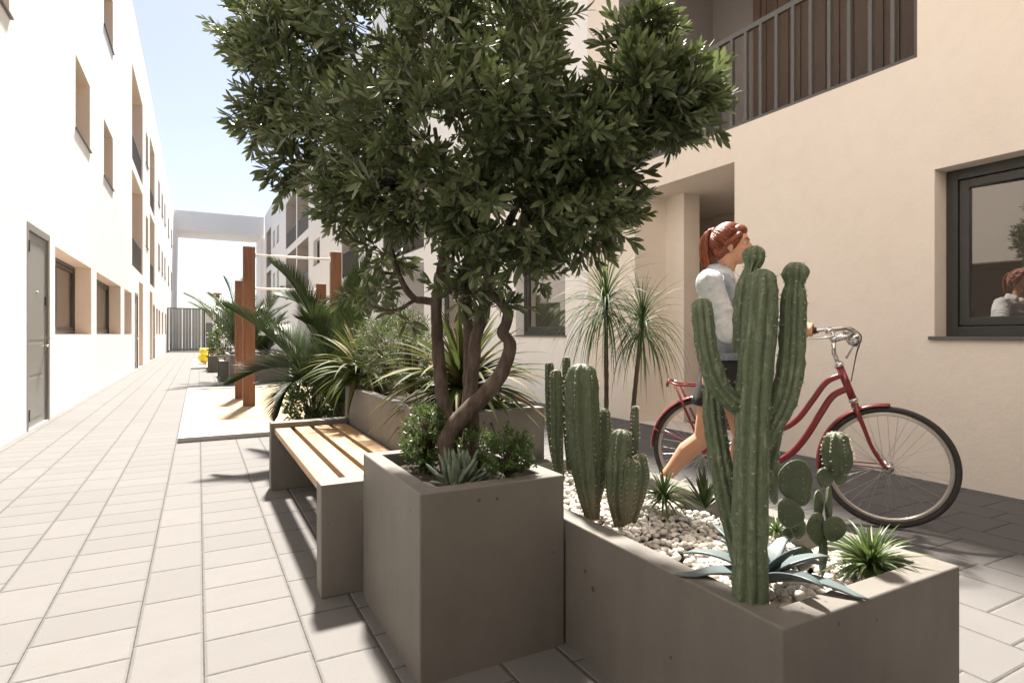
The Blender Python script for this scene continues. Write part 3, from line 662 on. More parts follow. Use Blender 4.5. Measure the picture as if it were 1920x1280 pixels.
# ---- rosettes of blades
def rosette(name, label, cat, b, n, L, w, e0, e1, droop, mat, group=None, prof='blade', seg=6, core=0.0, fold=.18, stem=None):
    b = Vector(b); t = thing(name, label, cat, (b.x, b.y, b.z if stem is None else stem), group); m = MB()
    for i in range(n):
        f = i / n; a = i * 2.39996 + uni(-.25, .25); e = e0 + (e1 - e0) * f + uni(-.12, .12); LL = L * uni(.75, 1.12) * (.8 + .2 * math.sin(math.pi * f))
        d = Vector((math.cos(a) * math.cos(e), math.sin(a) * math.cos(e), math.sin(e)))
        m.leaf(b + Vector((0, 0, core * f)) + d * .004, d, (0, 0, 1), LL, w * uni(.8, 1.15), droop * uni(.7, 1.3) * (1.25 - .6 * f), seg, prof, fold, 0, uni(-.5, .5))
    m.build('leaves', M[mat], t); return t
rosette('flax_plant', 'big bronze-tipped flax clump arching over the tall planter, right behind the tree', 'flax plant', P(868, 742, 3.22), 190, .58, .042, -.15, 1.45, 1.3, 'leaf_flax', 'flax clumps in the tall planter', seg=8, core=.05)
rosette('flax_plant', 'smaller flax clump spilling over the left end of the tall planter', 'flax plant', P(676, 706, 4.25), 130, .50, .036, -.1, 1.4, 1.35, 'leaf_flax', 'flax clumps in the tall planter', seg=8, core=.04)
shrub('rosemary_bush', 'airy grey-green needle-leaved bush between the two flax clumps', P(730, 660, 3.85), .19, .18, .20, 230, .05, .005, 'leaf_rosemary', 'shrub', None, 12, .13, .1, True, 'lance')
shrub('rosemary_bush', 'yellow-green upright bush rising behind the larger flax clump', P(770, 668, 3.5), .12, .12, .22, 120, .055, .009, 'leaf_rosemary', 'shrub', None, 10, .12, .2, True, 'lance')
rosette('grassy_tuft', 'dark strappy grass tuft beside the left-hand cactus group', 'grass tuft', P(1245, 935, 2.31), 90, .15, .012, .1, 1.45, 1.1, 'leaf_grass', 'grass tufts among the white stones')
rosette('grassy_tuft', 'large bright grass tuft on the right rim of the cactus planter', 'grass tuft', P(1632, 1062, 1.69), 120, .165, .013, .05, 1.4, 1.25, 'leaf_grass', 'grass tufts among the white stones')
rosette('grassy_tuft', 'smallest grass tuft just behind the tall green cactus', 'grass tuft', P(1455, 1000, 1.93), 50, .075, .009, .2, 1.4, 1.0, 'leaf_grass', 'grass tufts among the white stones')
rosette('aloe', 'short upright dark aloe left of the tall green cactus', 'aloe', P(1322, 955, 2.17), 26, .15, .018, .55, 1.5, .1, 'leaf_palm', None, 'lance', 5, .01, .3)
# ---- agave
ab = P(1428, 1052, 1.56)
t = thing('agave', 'low blue-grey agave with broad curling leaves around the tall green cactus', 'agave', (ab.x, ab.y, .40)); m = MB()
for i in range(17):
    a = i * 2.4 + .3; e = .42 + .75 * (i / 17); L = uni(.19, .26) * (1 - .3 * i / 17)
    d = Vector((math.cos(a) * math.cos(e), math.sin(a) * math.cos(e), math.sin(e)))
    tq = P(1407, 1125, 1.425) - ab
    if Vector((d.x, d.y)).normalized().dot(Vector((tq.x, tq.y)).normalized()) > .80: continue      # no leaf grows through the tall cactus
    m.leaf((ab.x + d.x * .015, ab.y + d.y * .015, .415), d, (0, 0, 1), L, .064, uni(.75, 1.05) * (1.1 - .5 * i / 17), 8, 'agave', .26)
m.v = [(x, y, max(z, .438) if (x < 1.2 or y < .925 or x > 1.78) else max(z, .375)) for x, y, z in m.v]
ob = m.build('leaves', M['agave'], t); so_ = ob.modifiers.new('thick', 'SOLIDIFY'); so_.thickness = .005; so_.offset = -1
# ---- dragon trees
def dragon(label, base, mid, top, L, n):
    b, c, e = P(*base), P(*mid), P(*top); t = thing('dragon_tree', label, 'dragon tree', (b.x, b.y, .38), 'thin dragon trees in the cactus planter')
    s = spline([b, c, e], 14); m = MB(); m.tube(s, [.0115 * (1 - .35 * i / len(s)) * (1 + .12 * (i % 2)) for i in range(len(s))], 8); m.build('trunk', M['bark'], t)
    q = MB()
    for i in range(n):
        f = i / n; a = i * 2.4 + uni(-.2, .2); el = -.3 + 1.75 * f ** .8 + uni(-.15, .15)
        d = Vector((math.cos(a) * math.cos(el), math.sin(a) * math.cos(el), math.sin(el)))
        q.leaf(e + Vector((0, 0, -.05 + .06 * f)), d, (0, 0, 1), L * uni(.75, 1.12) * (1 - .25 * f), .0058, uni(2.2, 3.4) * (1.1 - .6 * f), 10, 'blade', .2, 0, uni(-.8, .8))
    q.build('crown', M['leaf_drac'], t)
dragon('taller dragon tree with a drooping green mop, left of its twin', (1134, 915, 2.57), (1137, 740, 2.57), (1136, 568, 2.57), .40, 190)
dragon('shorter leaning dragon tree with a drooping mop, right of its twin', (1180, 915, 2.5), (1187, 770, 2.5), (1204, 606, 2.5), .32, 150)
# ---- cacti
def stem_cactus(m, sp, pts, r, ribs=8, dep=.16, n_per=6, sharp=1.0, bump=.05, cap=True, world=False, sub=6, spn=True, areole=.009, sp_p=.9):
    q = [P(*p) if not world else Vector(p) for p in pts]; s = spline(q, sub); k = len(s); rr = lerp_list(r, k)
    L = sum((s[i + 1] - s[i]).length for i in range(k - 1)); step = max(.004, min(.008, L / 20)); 
    # resample evenly
    ss, r2 = [s[0]], [rr[0]]; acc = 0
    for i in range(1, k):
        acc += (s[i] - s[i - 1]).length
        if acc >= step: ss.append(s[i]); r2.append(rr[i]); acc = 0
    s, rr = ss, r2
    end = (s[-1] - s[-2]).normalized(); R0 = rr[-1]
    k0 = s[-1].copy()
    for a in (.3, .55, .74, .87, .95, .99): s.append(k0 + end * (R0 * .85 * a)); rr.append(R0 * math.sqrt(max(.02, 1 - a * a)))
    n = ribs * n_per; vs = []; prev = None; k = len(s)
    for i, p in enumerate(s):
        t = (s[min(i + 1, k - 1)] - s[max(i - 1, 0)]).normalized()
        if prev is None: q = Vector((0, 1, 0)) if abs(t.y) < .9 else Vector((1, 0, 0)); prev = (q - t * q.dot(t)).normalized()
        else: prev = (prev - t * prev.dot(t)).normalized()
        b = t.cross(prev)
        for j in range(n):
            a = 2 * math.pi * j / n; cs = abs(math.cos(ribs * a / 2)) ** sharp if sharp > .6 else (1 - abs(math.sin(ribs * a / 2))) ** .8
            rad = rr[i] * (1 - dep + dep * 1.35 * cs)
            w = p + (prev * math.cos(a) + b * math.sin(a)) * rad
            rad *= 1 + bump * noise.noise(w * 42) + bump * .7 * noise.noise(w * 110)
            w = p + (prev * math.cos(a) + b * math.sin(a)) * rad; vs.append(w)
            if spn and j % n_per == 0 and rs.random() < sp_p and (i * step) % areole < step and i < k - 1:
                o = (prev * math.cos(a) + b * math.sin(a))
                for _ in range(6):
                    dd = (o + rdir() * .9).normalized(); sd = dd.orthogonal() * uni(.0007, .0012); tip = w + dd * uni(.003, .008)
                    sp.add([w - sd, w + sd, tip], [(0, 1, 2)])
    m.add(vs, [(i * n + j, i * n + (j + 1) % n, (i + 1) * n + (j + 1) % n, (i + 1) * n + j) for i in range(k - 1) for j in range(n)] + [tuple(range((k - 1) * n, k * n))], 0, True)
def cactus_thing(name, label, loc, mat, parts, ribs, dep, sharp=1.0, group=None, **kw):
    t = thing(name, label, 'cactus', loc, group)
    for nm, pts, r in parts:
        m, sp = MB(), MB(); stem_cactus(m, sp, pts, r, ribs, dep, sharp=sharp, **kw); o = m.build(nm, M[mat], t)
        if sp.v: q = sp.build('spines', M['spine'], o); q['kind'] = 'stuff'
    return t
u = 1.425 / F
cb = P(1407, 1125, 1.425)
cactus_thing('column_cactus', 'tallest ribbed green cactus with several upright arms at the front of the planter', (cb.x, cb.y, .36), 'cactus', [
    ('stem', [(1407, 1140, 1.425), (1406, 1000, 1.425), (1408, 880, 1.425), (1412, 760, 1.425), (1420, 640, 1.425), (1427, 560, 1.425), (1428, 524, 1.425)], [30 * u, 30 * u, 29 * u, 29 * u, 30 * u, 28 * u, 24 * u]),
    ('stem', [(1396, 660, 1.47), (1398, 590, 1.47), (1402, 540, 1.47), (1408, 503, 1.47), (1413, 492, 1.47), (1413, 472, 1.47)], [20 * u, 22 * u, 20 * u, 11 * u, 19 * u, 18 * u]),
    ('arm', [(1404, 774, 1.44), (1380, 757, 1.44), (1355, 734, 1.44), (1334, 690, 1.44), (1323, 640, 1.44), (1317, 590, 1.44), (1315, 570, 1.44)], [17 * u, 18 * u, 18 * u, 19 * u, 19 * u, 19 * u, 16 * u]),
    ('arm', [(1394, 1070, 1.52), (1374, 980, 1.52), (1360, 915, 1.52), (1348, 850, 1.52), (1338, 780, 1.52), (1335, 730, 1.52)], [17 * u, 20 * u, 21 * u, 20 * u, 19 * u, 17 * u]),
    ('arm', [(1418, 850, 1.44), (1445, 800, 1.44), (1468, 752, 1.44), (1482, 690, 1.44), (1486, 620, 1.44), (1488, 560, 1.44), (1490, 532, 1.44), (1491, 518, 1.44), (1492, 505, 1.44)], [16 * u, 20 * u, 23 * u, 23 * u, 22 * u, 21 * u, 14.5 * u, 22 * u, 21 * u]),
    ('arm', [(1420, 930, 1.48), (1437, 870, 1.49), (1449, 810, 1.49), (1455, 770, 1.49)], [14 * u, 16 * u, 16 * u, 14 * u])], 8, .27, .8, bump=.11, sp_p=.38)
u = 2.2 / F; gl = P(1110, 955, 2.2)
cactus_thing('column_cactus', 'dark upright cactus cluster with one broad stem, nearest the square planter', (gl.x, gl.y, .36), 'cactus_dark', [
    ('stem', [(1112, 975, 2.12), (1104, 920, 2.15), (1096, 850, 2.17), (1092, 780, 2.18), (1091, 720, 2.18), (1091, 700, 2.18)], [11 * u, 20 * u, 27 * u, 29 * u, 28 * u, 25 * u]),
    ('stem', [(1052, 900, 2.33), (1046, 860, 2.33), (1044, 780, 2.33), (1043, 715, 2.33), (1043, 700, 2.33)], [7 * u, 10 * u, 11 * u, 11 * u, 9 * u]),
    ('stem', [(1044, 880, 2.42), (1034, 810, 2.42), (1031, 740, 2.42), (1030, 685, 2.42)], [7 * u, 8 * u, 9 * u, 8 * u]),
    ('stem', [(1070, 880, 2.36), (1064, 800, 2.36), (1062, 720, 2.36), (1062, 674, 2.36)], [7 * u, 8 * u, 8 * u, 7 * u]),
    ('stem', [(1118, 935, 2.22), (1127, 880, 2.22), (1130, 820, 2.22), (1130, 776, 2.22)], [9 * u, 13 * u, 15 * u, 13 * u])], 6, .34, .55, 'dark cactus clusters')
u = 2.1 / F; gl = P(1170, 975, 2.1)
cactus_thing('column_cactus', 'dark short cactus cluster in front of the two dragon trees', (gl.x, gl.y, .36), 'cactus_dark', [
    ('stem', [(1164, 985, 2.08), (1158, 930, 2.08), (1160, 870, 2.08), (1165, 820, 2.08)], [11 * u, 18 * u, 22 * u, 18 * u]),
    ('stem', [(1174, 980, 2.04), (1180, 920, 2.04), (1184, 870, 2.04)], [8 * u, 13 * u, 12 * u]),
    ('stem', [(1192, 950, 2.11), (1190, 880, 2.11), (1191, 810, 2.11), (1192, 765, 2.11)], [5 * u, 6 * u, 6.5 * u, 5 * u]),
    ('stem', [(1184, 978, 2.07), (1196, 930, 2.07), (1202, 890, 2.07), (1200, 860, 2.07)], [8 * u, 12 * u, 14 * u, 11 * u])], 6, .34, .55, 'dark cactus clusters')
# ---- prickly pear
pb = P(1543, 1068, 1.70)
t = thing('prickly_pear', 'branching prickly pear of flat oval grey-green pads, behind the agave', 'cactus', (pb.x, pb.y, .38))
rgt = Vector((CT, -ST, 0)); fwd = Vector((ST, CT, 0)); UPZ = Vector((0, 0, 1))
for px, py, d, rx, ry, tilt, yaw in [
    (1543, 1040, 1.70, 9, 36, .05, .3), (1531, 992, 1.69, 21, 30, -.35, .5), (1564, 992, 1.69, 23, 21, .3, .2), (1506, 1046, 1.66, 24, 20, .4, .4),
    (1481, 963, 1.66, 30, 23, .6, .3), (1494, 906, 1.69, 34, 41, -.5, .25), (1450, 918, 1.73, 14, 30, -.6, .9), (1458, 886, 1.74, 11, 20, -.3, .8), (1455, 857, 1.74, 7, 11, -.1, .6),
    (1535, 950, 1.72, 14, 28, .15, .8), (1554, 948, 1.73, 12, 36, .05, 1.0), (1546, 897, 1.71, 18, 16, .5, .3), (1497, 992, 1.71, 18, 16, .2, .5), (1479, 1000, 1.72, 13, 12, .1, .3), (1576, 893, 1.74, 17, 16, .6, .5)]:
    m = MB(); u = d / F
    xr = (rgt * math.cos(yaw) + fwd * math.sin(yaw)).normalized(); ax = xr * math.sin(tilt) + UPZ * math.cos(tilt); sd = xr * math.cos(tilt) - UPZ * math.sin(tilt); th = sd.cross(ax)
    rx_ = rx / max(.45, math.cos(yaw)) * .92
    Mx = Matrix((sd, th, ax)).transposed()
    m.ball(P(px, py, d), rx_ * u * 1.16, .009, ry * u * 1.14, 22, 14, 0, Mx)
    c0 = P(px, py, d)
    m.v = [tuple(c0 + (Vector(v) - c0) + sd * ((Vector(v) - c0).dot(sd) * .24 * (Vector(v) - c0).dot(ax) / (ry * u))) for v in m.v]
    m.v = [tuple(Vector(v) + th * (.004 * noise.noise(Vector(v) * 25)) + ax * (.006 * noise.noise(Vector(v) * 18))) for v in m.v]
    o = m.build('pad', M['pad'], t)
m, sp = MB(), MB(); u = 1.72 / F
stem_cactus(m, sp, [(1572, 885, 1.72), (1571, 870, 1.72), (1568, 845, 1.72), (1568, 826, 1.72)], [15 * u, 22 * u, 24 * u, 20 * u], 7, .30, sharp=.5)
o = m.build('stem', M['cactus_dark'], t); q = sp.build('spines', M['spine'], o); q['kind'] = 'stuff'
# ---- white stones
def m_stone():
    t = NT('white_pebble'); r = t.rnd(); c = t.ramp(r, [(0, (.40, .365, .32)), (.3, (.55, .52, .48)), (.7, (.68, .66, .63)), (1, (.52, .44, .37))])
    n_ = t.noise(t.obj(), 60, 4); c = t.mix(t.math('MULTIPLY', n_, .3), c, (.45, .40, .34))
    return t.end(t.bsdf(c, .55, t.bump(t.noise(t.obj(), 120, 3), .003), spec=.4))
M['stone'] = m_stone()
ico = bmesh.new(); bmesh.ops.create_icosphere(ico, subdivisions=2, radius=1); iv = [v.co.copy() for v in ico.verts]; ifc = [[v.index for v in f.verts] for f in ico.faces]; ico.free()
var = []
for k in range(14):
    o = Vector((k * 7.3, k * 3.1, k)); ang = k % 3 != 0
    vs = []
    for v in iv:
        q = v * (1 + .30 * noise.noise(v * 1.1 + o) + .12 * noise.noise(v * 2.6 + o))
        if ang:
            for c_ in range(5):
                nn = noise.random_unit_vector(); 
        vs.append(q)
    if ang:
        for c_ in range(7):
            nn = rdir(); h = uni(.62, .85)
            vs = [q - nn * max(0, q.dot(nn) - h) for q in vs]
    var.append(vs)
m = MB()
for i in range(3300):
    x, y = uni(1.205, 1.775), uni(.93, 2.50); near = y < 1.25
    z = .335 + .03 * (i / 3300) + .012 * noise.noise((x * 6, y * 6, 0)); s = uni(.0075, .015) * (1.15 if near else 1)
    rot = Matrix.Rotation(uni(0, 6.28), 3, rdir()); k = rs.randrange(14)
    if near: k = (k // 3) * 3 if rs.random() < .7 else k
    fl = uni(.6, .9); sx = uni(.85, 1.3)
    m.add([(Vector(((rot @ v).x * s * sx, (rot @ v).y * s, (rot @ v).z * s * fl)) + Vector((x, y, z + s * .5))) for v in var[k]], ifc, 0, k % 3 == 0)
st = m.build('gravel', M['stone'], None, (1.49, 1.71, .34)); tag(st, 'white decorative stones covering the cactus planter bed', 'stones', None, 'stuff')
# ---- palms
def frond(m, mid, pts, ll, n=46, w=.011, sag=.35, vee=.45, world=False, r=.007):
    q = [P(*p) if not world else Vector(p) for p in pts]; s = spline(q, 10); k = len(s)
    mid.tube(s, [r * (1 - .85 * i / (k - 1)) for i in range(k)], 6)
    for i in range(n):
        f = .10 + .90 * (i + .5) / n; j = min(k - 2, int(f * (k - 1))); a = f * (k - 1) - j
        p = s[j].lerp(s[j + 1], a); t = (s[j + 1] - s[j]).normalized()
        sd = t.cross(UPZ); sd = sd.normalized() if sd.length > .05 else Vector((1, 0, 0)); up = sd.cross(t)
        L = ll * (math.sin(math.pi * min(1, .18 + .80 * f)) ** .7) * uni(.9, 1.08)
        for sg in (-1, 1):
            d = sd * sg * (.85 - .5 * f) + t * (.75 + .75 * f) + up * vee * uni(.9, 1.08)
            m.leaf(p, d, up, L, w, sag * uni(.8, 1.2), 4, 'blade', .25)
pt = P(640, 800, 5.35)
pm = thing('palm', 'feathery dark green palm with long arching fronds behind the near bench', 'palm', (pt.x, pt.y, .25))
m, mid = MB(), MB(); B0 = (636, 775, 5.35)
fr = [[B0, (585, 715, 5.25), (530, 655, 5.15), (475, 608, 5.1), (418, 572, 5.05)], [B0, (590, 715, 5.2), (545, 690, 5.05), (490, 694, 4.9), (428, 722, 4.85)],
      [B0, (588, 722, 5.0), (560, 712, 4.85), (538, 732, 4.75), (520, 782, 4.7)], [B0, (618, 690, 5.4), (585, 600, 5.45), (545, 530, 5.5), (505, 490, 5.5)],
      [B0, (632, 700, 5.4), (618, 640, 5.5), (596, 600, 5.6), (570, 585, 5.7)], [B0, (650, 690, 5.3), (660, 600, 5.3), (676, 530, 5.3), (698, 480, 5.3)],
      [B0, (655, 700, 5.2), (680, 620, 5.1), (700, 560, 5.0), (722, 520, 4.95)], [B0, (665, 720, 5.3), (700, 660, 5.3), (730, 620, 5.3), (765, 610, 5.3)],
      [B0, (645, 690, 5.6), (655, 620, 5.8), (662, 560, 5.9), (670, 510, 6.0)], [B0, (610, 720, 5.5), (565, 660, 5.7), (530, 630, 5.9), (490, 630, 6.1)],
      [B0, (625, 700, 5.1), (606, 650, 4.95), (590, 615, 4.8), (570, 605, 4.7)], [B0, (660, 730, 5.0), (690, 700, 4.8), (712, 690, 4.7), (735, 710, 4.6)],
      [B0, (620, 700, 5.6), (590, 620, 5.8), (560, 570, 5.9), (520, 555, 6.0)]]
for i, f in enumerate(fr): frond(m, mid, f, .34, 125, .0155, .12, .55)
mid.build('stalks', m_plain('palm_stalk', (.12, .14, .05), .5, 0, .2), pm); m.build('fronds', M['leaf_palm'], pm)
q = MB(); q.lathe((pt.x, pt.y, .24), [(.10, 0), (.09, .1), (.06, .2)], 12); q.build('trunk', M['bark'], pm)
def small_palm(label, x, y, z, H, n, L, ll, seed):
    global rs
    r0 = rs; rs = random.Random(seed); t = thing('palm', label, 'palm', (x, y, z), 'distant bushy palms'); m, mid = MB(), MB()
    for i in range(n):
        a = i * 2.4; e = uni(.85, 1.5); d = Vector((math.cos(a) * math.cos(e), math.sin(a) * math.cos(e), math.sin(e))); l = L * uni(.6, 1.1); b = Vector((x + uni(-.1, .1), y + uni(-.1, .1), z))
        o = Vector((d.x, d.y, 0))
        pts = [b, b + d * l * .35, b + d * l * .7 + o * l * .05, b + d * l * .9 + o * l * .18 - UPZ * l * .04]
        frond(m, mid, pts, ll, 26, .02, .4, .3, True, .01)
    mid.build('stalks', bpy.data.materials['palm_stalk'], t); m.build('fronds', M['leaf_palm'], t); rs = r0
small_palm('tall bushy palm in the wide planter beyond the sand pit', .95, 14.7, .55, 1.9, 34, 1.95, .45, 3)
small_palm('lower bushy palm at the right of the wide distant planter', 1.45, 15.6, .55, 1.2, 20, 1.3, .38, 5)
shrub('shrub', 'loose green shrub behind the farthest bench', (.75, 19.6, .75), .45, .4, .75, 220, .10, .05, L=.2)
# ================================================================== bicycle
M['red'] = None
def m_paint(name, col, rough=.22):
    t = NT(name); n_ = t.noise(t.obj(), 6, 3)
    c = t.mix(n_, tuple(x * .85 for x in col), col)
    b = t.bsdf(c, rough, None, 0, .5, Coat_Weight=.6, Coat_Roughness=.08); return t.end(b)
M['red'] = m_paint('red_bicycle_paint', (.20, .009, .012), .3)
M['tyre'] = m_plain('black_rubber', (.035, .034, .033), .75, 0, .2, 30)
M['rim'] = m_plain('pale_rim', (.50, .47, .43), .35, .6, .1)
M['steel'] = m_plain('polished_steel', (.66, .65, .63), .2, 1.0, .06)
M['spoke'] = m_plain('steel_spokes', (.45, .43, .41), .3, 1.0, .05)
M['black'] = m_plain('black_plastic', (.02, .02, .02), .5, 0, .2)
BU = Vector((.55, -.835, 0)).normalized(); BA = math.atan2(BU.y, BU.x); HUB = P(1664, 876, 3.25)
bike = thing('bicycle', 'red step-through bicycle with rear rack pushed across the paving', 'bicycle', (HUB.x, HUB.y, 0)); bike.rotation_euler.z = BA
ORG[0] = Vector((0, 0, 0))
WR, WB = .335, .97
def wheel(x, steer=0.0):
    c = Vector((x, 0, WR)); ax = Vector((0, 1, 0))
    m = MB(); m.torus(c, ax, WR - .0165, .0165, 72, 12); wl_ = m.build('wheel', M['tyre'], bike); wl_.name = 'wheel'
    m = MB(); prof = []
    n = 72
    for sgn in (-1, 1):
        pass
    m.torus(c, ax, WR - .039, .0095, 72, 8); m.torus(c + ax * .008, ax, WR - .046, .006, 72, 6); m.torus(c - ax * .008, ax, WR - .046, .006, 72, 6)
    m.build('rim', M['rim'], wl_)
    m = MB()
    for i in range(36):
        a = 2 * math.pi * i / 36; sd = 1 if i % 2 else -1; off = (.9 if (i // 2) % 2 else -.9)
        m.tube([c + Vector((math.cos(a + off) * .022, sd * .03, math.sin(a + off) * .022)), c + Vector((math.cos(a) * (WR - .05), sd * .003, math.sin(a) * (WR - .05)))], .0011, 4, cap=False)
    m.build('spokes', M['spoke'], wl_)
    m = MB(); m.lathe(c - ax * .05, [(.006, 0), (.012, .004), (.03, .016), (.03, .02), (.017, .024), (.017, .076), (.03, .08), (.03, .084), (.012, .096), (.006, .1)], 20, 0, (0, 1, 0)); m.build('hub', M['steel'], wl_)
    return wl_
wheel(0); wheel(-WB)
HT, HB, BBp = Vector((-.232, 0, .885)), Vector((-.165, 0, .70)), Vector((-.655, 0, .275))
rh = Vector((-WB, 0, WR))
m = MB()
m.tube([HT, HB], .021, 14)
m.tube(spline([(-.225, 0, .835), (-.30, 0, .79), (-.375, 0, .675), (-.45, 0, .565), (-.54, 0, .50), (-.66, 0, .475), (-.735, 0, .47)], 6), .0165, 12)
m.tube(spline([(-.185, 0, .765), (-.265, 0, .715), (-.325, 0, .615), (-.40, 0, .475), (-.48, 0, .365), (-.57, 0, .30), (-.655, 0, .275)], 6), .019, 12)
m.tube([BBp, (-.785, 0, .70)], .017, 12)
m.lathe(BBp - Vector((0, .037, 0)), [(.024, 0), (.024, .074)], 16, 0, (0, 1, 0))
for s in (-1, 1):
    m.tube([BBp + Vector((-.03, s * .03, 0)), (-.80, s * .055, .305), rh + Vector((0, s * .062, 0))], .009, 8)
    m.tube([(-.765, s * .018, .625), (-.83, s * .05, .52), rh + Vector((0, s * .062, .0))], .0075, 8)
    m.lathe(rh + Vector((0, s * .062 - .004, 0)), [(.018, 0), (.018, .008)], 12, 0, (0, 1, 0))
m.build('frame', M['red'], bike)
m = MB(); m.lathe(HT, [(.024, -.004), (.026, .006), (.024, .016), (.016, .03)], 16, 0, (HT - HB)); m.build('headset', M['steel'], bike); m = MB(); m.lathe(HB, [(.024, .004), (.026, -.006), (.022, -.016)], 16, 0, (HT - HB)); m.build('headset', M['steel'], bike)
m = MB(); m.tube([HB + Vector((.006, 0, -.02)), HB + Vector((.012, 0, -.045))], .02, 12)
for s in (-1, 1):
    m.tube(spline([HB + Vector((.008, 0, -.03)), HB + Vector((.016, s * .04, -.055)), (-.118, s * .052, .56), (-.075, s * .055, .44), (-.025, s * .057, .355), (0, s * .058, WR)], 5), lerp_list([.013, .013, .012, .010, .009, .009], 26), 10)
m.build('fork', M['red'], bike)
def fender(x, a0, a1, tail):
    c = Vector((x, 0, WR)); m = MB(); n = 30; Rf = WR + .017; vs = []
    for i in range(n + 1):
        a = a0 + (a1 - a0) * i / n; q = Vector((math.cos(a), 0, math.sin(a)))
        for j in range(7):
            b = -1.25 + 2.5 * j / 6; vs.append(c + q * (Rf - .022 + .022 * math.cos(b)) + Vector((0, .031 * math.sin(b), 0)))
    m.add(vs, [(i * 7 + j, i * 7 + j + 1, (i + 1) * 7 + j + 1, (i + 1) * 7 + j) for i in range(n) for j in range(6)], 0, True)
    for s in (-1, 1): m.tube([c + Vector((0, s * .066, 0)), c + Vector((math.cos(tail) * (Rf - .01), s * .031, math.sin(tail) * (Rf - .01)))], .0034, 6)
    o = m.build('fender', M['red'], bike); sm_ = o.modifiers.new('thick', 'SOLIDIFY'); sm_.thickness = .002
fender(0, R(88), R(188), R(179)); fender(-WB, R(30), R(182), R(160))
# rack
m = MB()
for s in (-1, 1):
    m.tube([(-.80, s * .03, .735), (-.86, s * .065, .745), (-1.14, s * .065, .745), (-1.19, s * .05, .765)], .007, 8)
    m.tube([(-1.15, s * .065, .745), rh + Vector((-.01, s * .07, .02))], .008, 8); m.tube([(-.95, s * .065, .745), rh + Vector((.0, s * .07, .03))], .008, 8)
m.tube([(-1.19, -.05, .765), (-1.205, 0, .77), (-1.19, .05, .765)], .010, 8)
for x in (-.90, -1.0, -1.10): m.tube([(x, -.065, .746), (x, .065, .746)], .005, 6)
m.tube([(-.80, -.03, .735), (-.80, .03, .735)], .006, 6)
m.build('rack', M['red'], bike)
m = MB(); m.lathe((-1.205, 0, .745), [(.022, 0), (.02, .012)], 12, 0, (-1, 0, .2)); m.build('reflector', M['red'], bike)
# saddle
m = MB(); m.tube([(-.785, 0, .69), (-.81, 0, .82)], .0125, 10); sp_ = m.build('seat_post', M['steel'], bike)
m = MB(); vs = []; prof = [(-.135, .085, .0), (-.12, .10, .01), (-.06, .095, .006), (0, .06, 0), (.06, .032, .002), (.12, .022, .0), (.135, .014, -.006)]
for x, w, dz in prof:
    for j in range(12):
        a = 2 * math.pi * j / 12; vs.append((-.82 + x, w * math.cos(a), .855 + dz + (.022 if math.sin(a) > 0 else .03) * math.sin(a)))
m.add(vs, [(i * 12 + j, i * 12 + (j + 1) % 12, (i + 1) * 12 + (j + 1) % 12, (i + 1) * 12 + j) for i in range(6) for j in range(12)] + [tuple(range(11, -1, -1)), tuple(range(72, 84))], 0, True)
m.build('saddle', M['black'], bike)
# handlebar, stem, levers, grips
sx = Vector((-.262, 0, .965))
m = MB(); m.tube([HT, sx, sx + Vector((.0, 0, .075))], .0125, 12); m.tube([sx + Vector((-.005, 0, .07)), (-.215, 0, 1.052), (-.195, 0, 1.055)], .017, 12); m.lathe((-.262, 0, 1.03), [(.02, 0), (.022, .015), (.012, .025)], 14)
m.build('stem', M['steel'], bike)
hb = MB()
for s in (-1, 1): hb.tube(spline([(-.195, 0, 1.055), (-.18, s * .07, 1.06), (-.165, s * .15, 1.085), (-.20, s * .225, 1.10), (-.27, s * .262, 1.098), (-.36, s * .277, 1.09), (-.46, s * .283, 1.083)], 6), .0112, 12)
hbo = hb.build('handlebar', M['steel'], bike)
for s in (-1, 1):
    m = MB(); m.tube([(-.345, s * .2745, 1.0915), (-.36, s * .277, 1.09), (-.472, s * .284, 1.082)], [.0165, .0165, .0175], 14); m.build('grip', M['black'], hbo)
    m = MB(); m.tube(spline([(-.285, s * .262, 1.09), (-.265, s * .275, 1.062), (-.31, s * .295, 1.048), (-.43, s * .305, 1.043)], 5), lerp_list([.009, .008, .006, .005], 16), 8); m.lathe((-.285, s * .264, 1.085), [(.017, -.014), (.017, .018)], 12); m.build('brake_lever', M['steel'], hbo)
    m = MB(); m.tube(spline([(-.275, s * .25, 1.075), (-.20, s * .2, 1.10), (-.13, s * .10, 1.06), (-.15, s * .02, .95), (-.175, s * .01, .80)], 6), .0026, 6); m.build('cable', M['black'], hbo)
m = MB(); m.lathe((-.15, 0, 1.0), [(.012, 0), (.035, .02), (.042, .05), (.040, .065), (.012, .075)], 18, 0, (-.25, 0, 1)); m.tube([(-.165, 0, 1.05), (-.165, 0, 1.0), (-.20, 0, .93)], .006, 8); m.build('headlamp', M['steel'], bike)
m = MB(); m.ball((-.20, -.075, 1.085), .024, .024, .017); m.build('bell', M['steel'], hbo)
# drive train
m = MB(); m.lathe(BBp + Vector((0, -.052, 0)), [(.022, -.006), (.085, -.004), (.088, 0), (.085, .003), (.022, .006)], 30, 0, (0, 1, 0)); ch_ = m.build('chainring', M['steel'], bike)
for s, v in ((-1, Vector((.165, 0, .012))), (1, Vector((-.165, 0, -.012)))):
    m = MB(); a = BBp + Vector((0, s * .07, 0)); m.bar(a, a + v, .022, .012, 0, (0, 1, 0)); m.lathe(a + v - Vector((0, .008, 0)), [(.016, 0), (.016, .016)], 12, 0, (0, 1, 0)); c_ = m.build('crank', M['steel'], bike, bevel=.003)
    m = MB(); m.obox(a + v + Vector((0, s * .055, 0)), .045, .038, .010); m.build('pedal', M['black'], c_, bevel=.003)
m = MB()
for z in (.068, -.068): m.bar(BBp + Vector((0, -.052, z)), rh + Vector((0, -.052, z * .45)), .006, .009)
m.build('chain', M['black'], ch_)
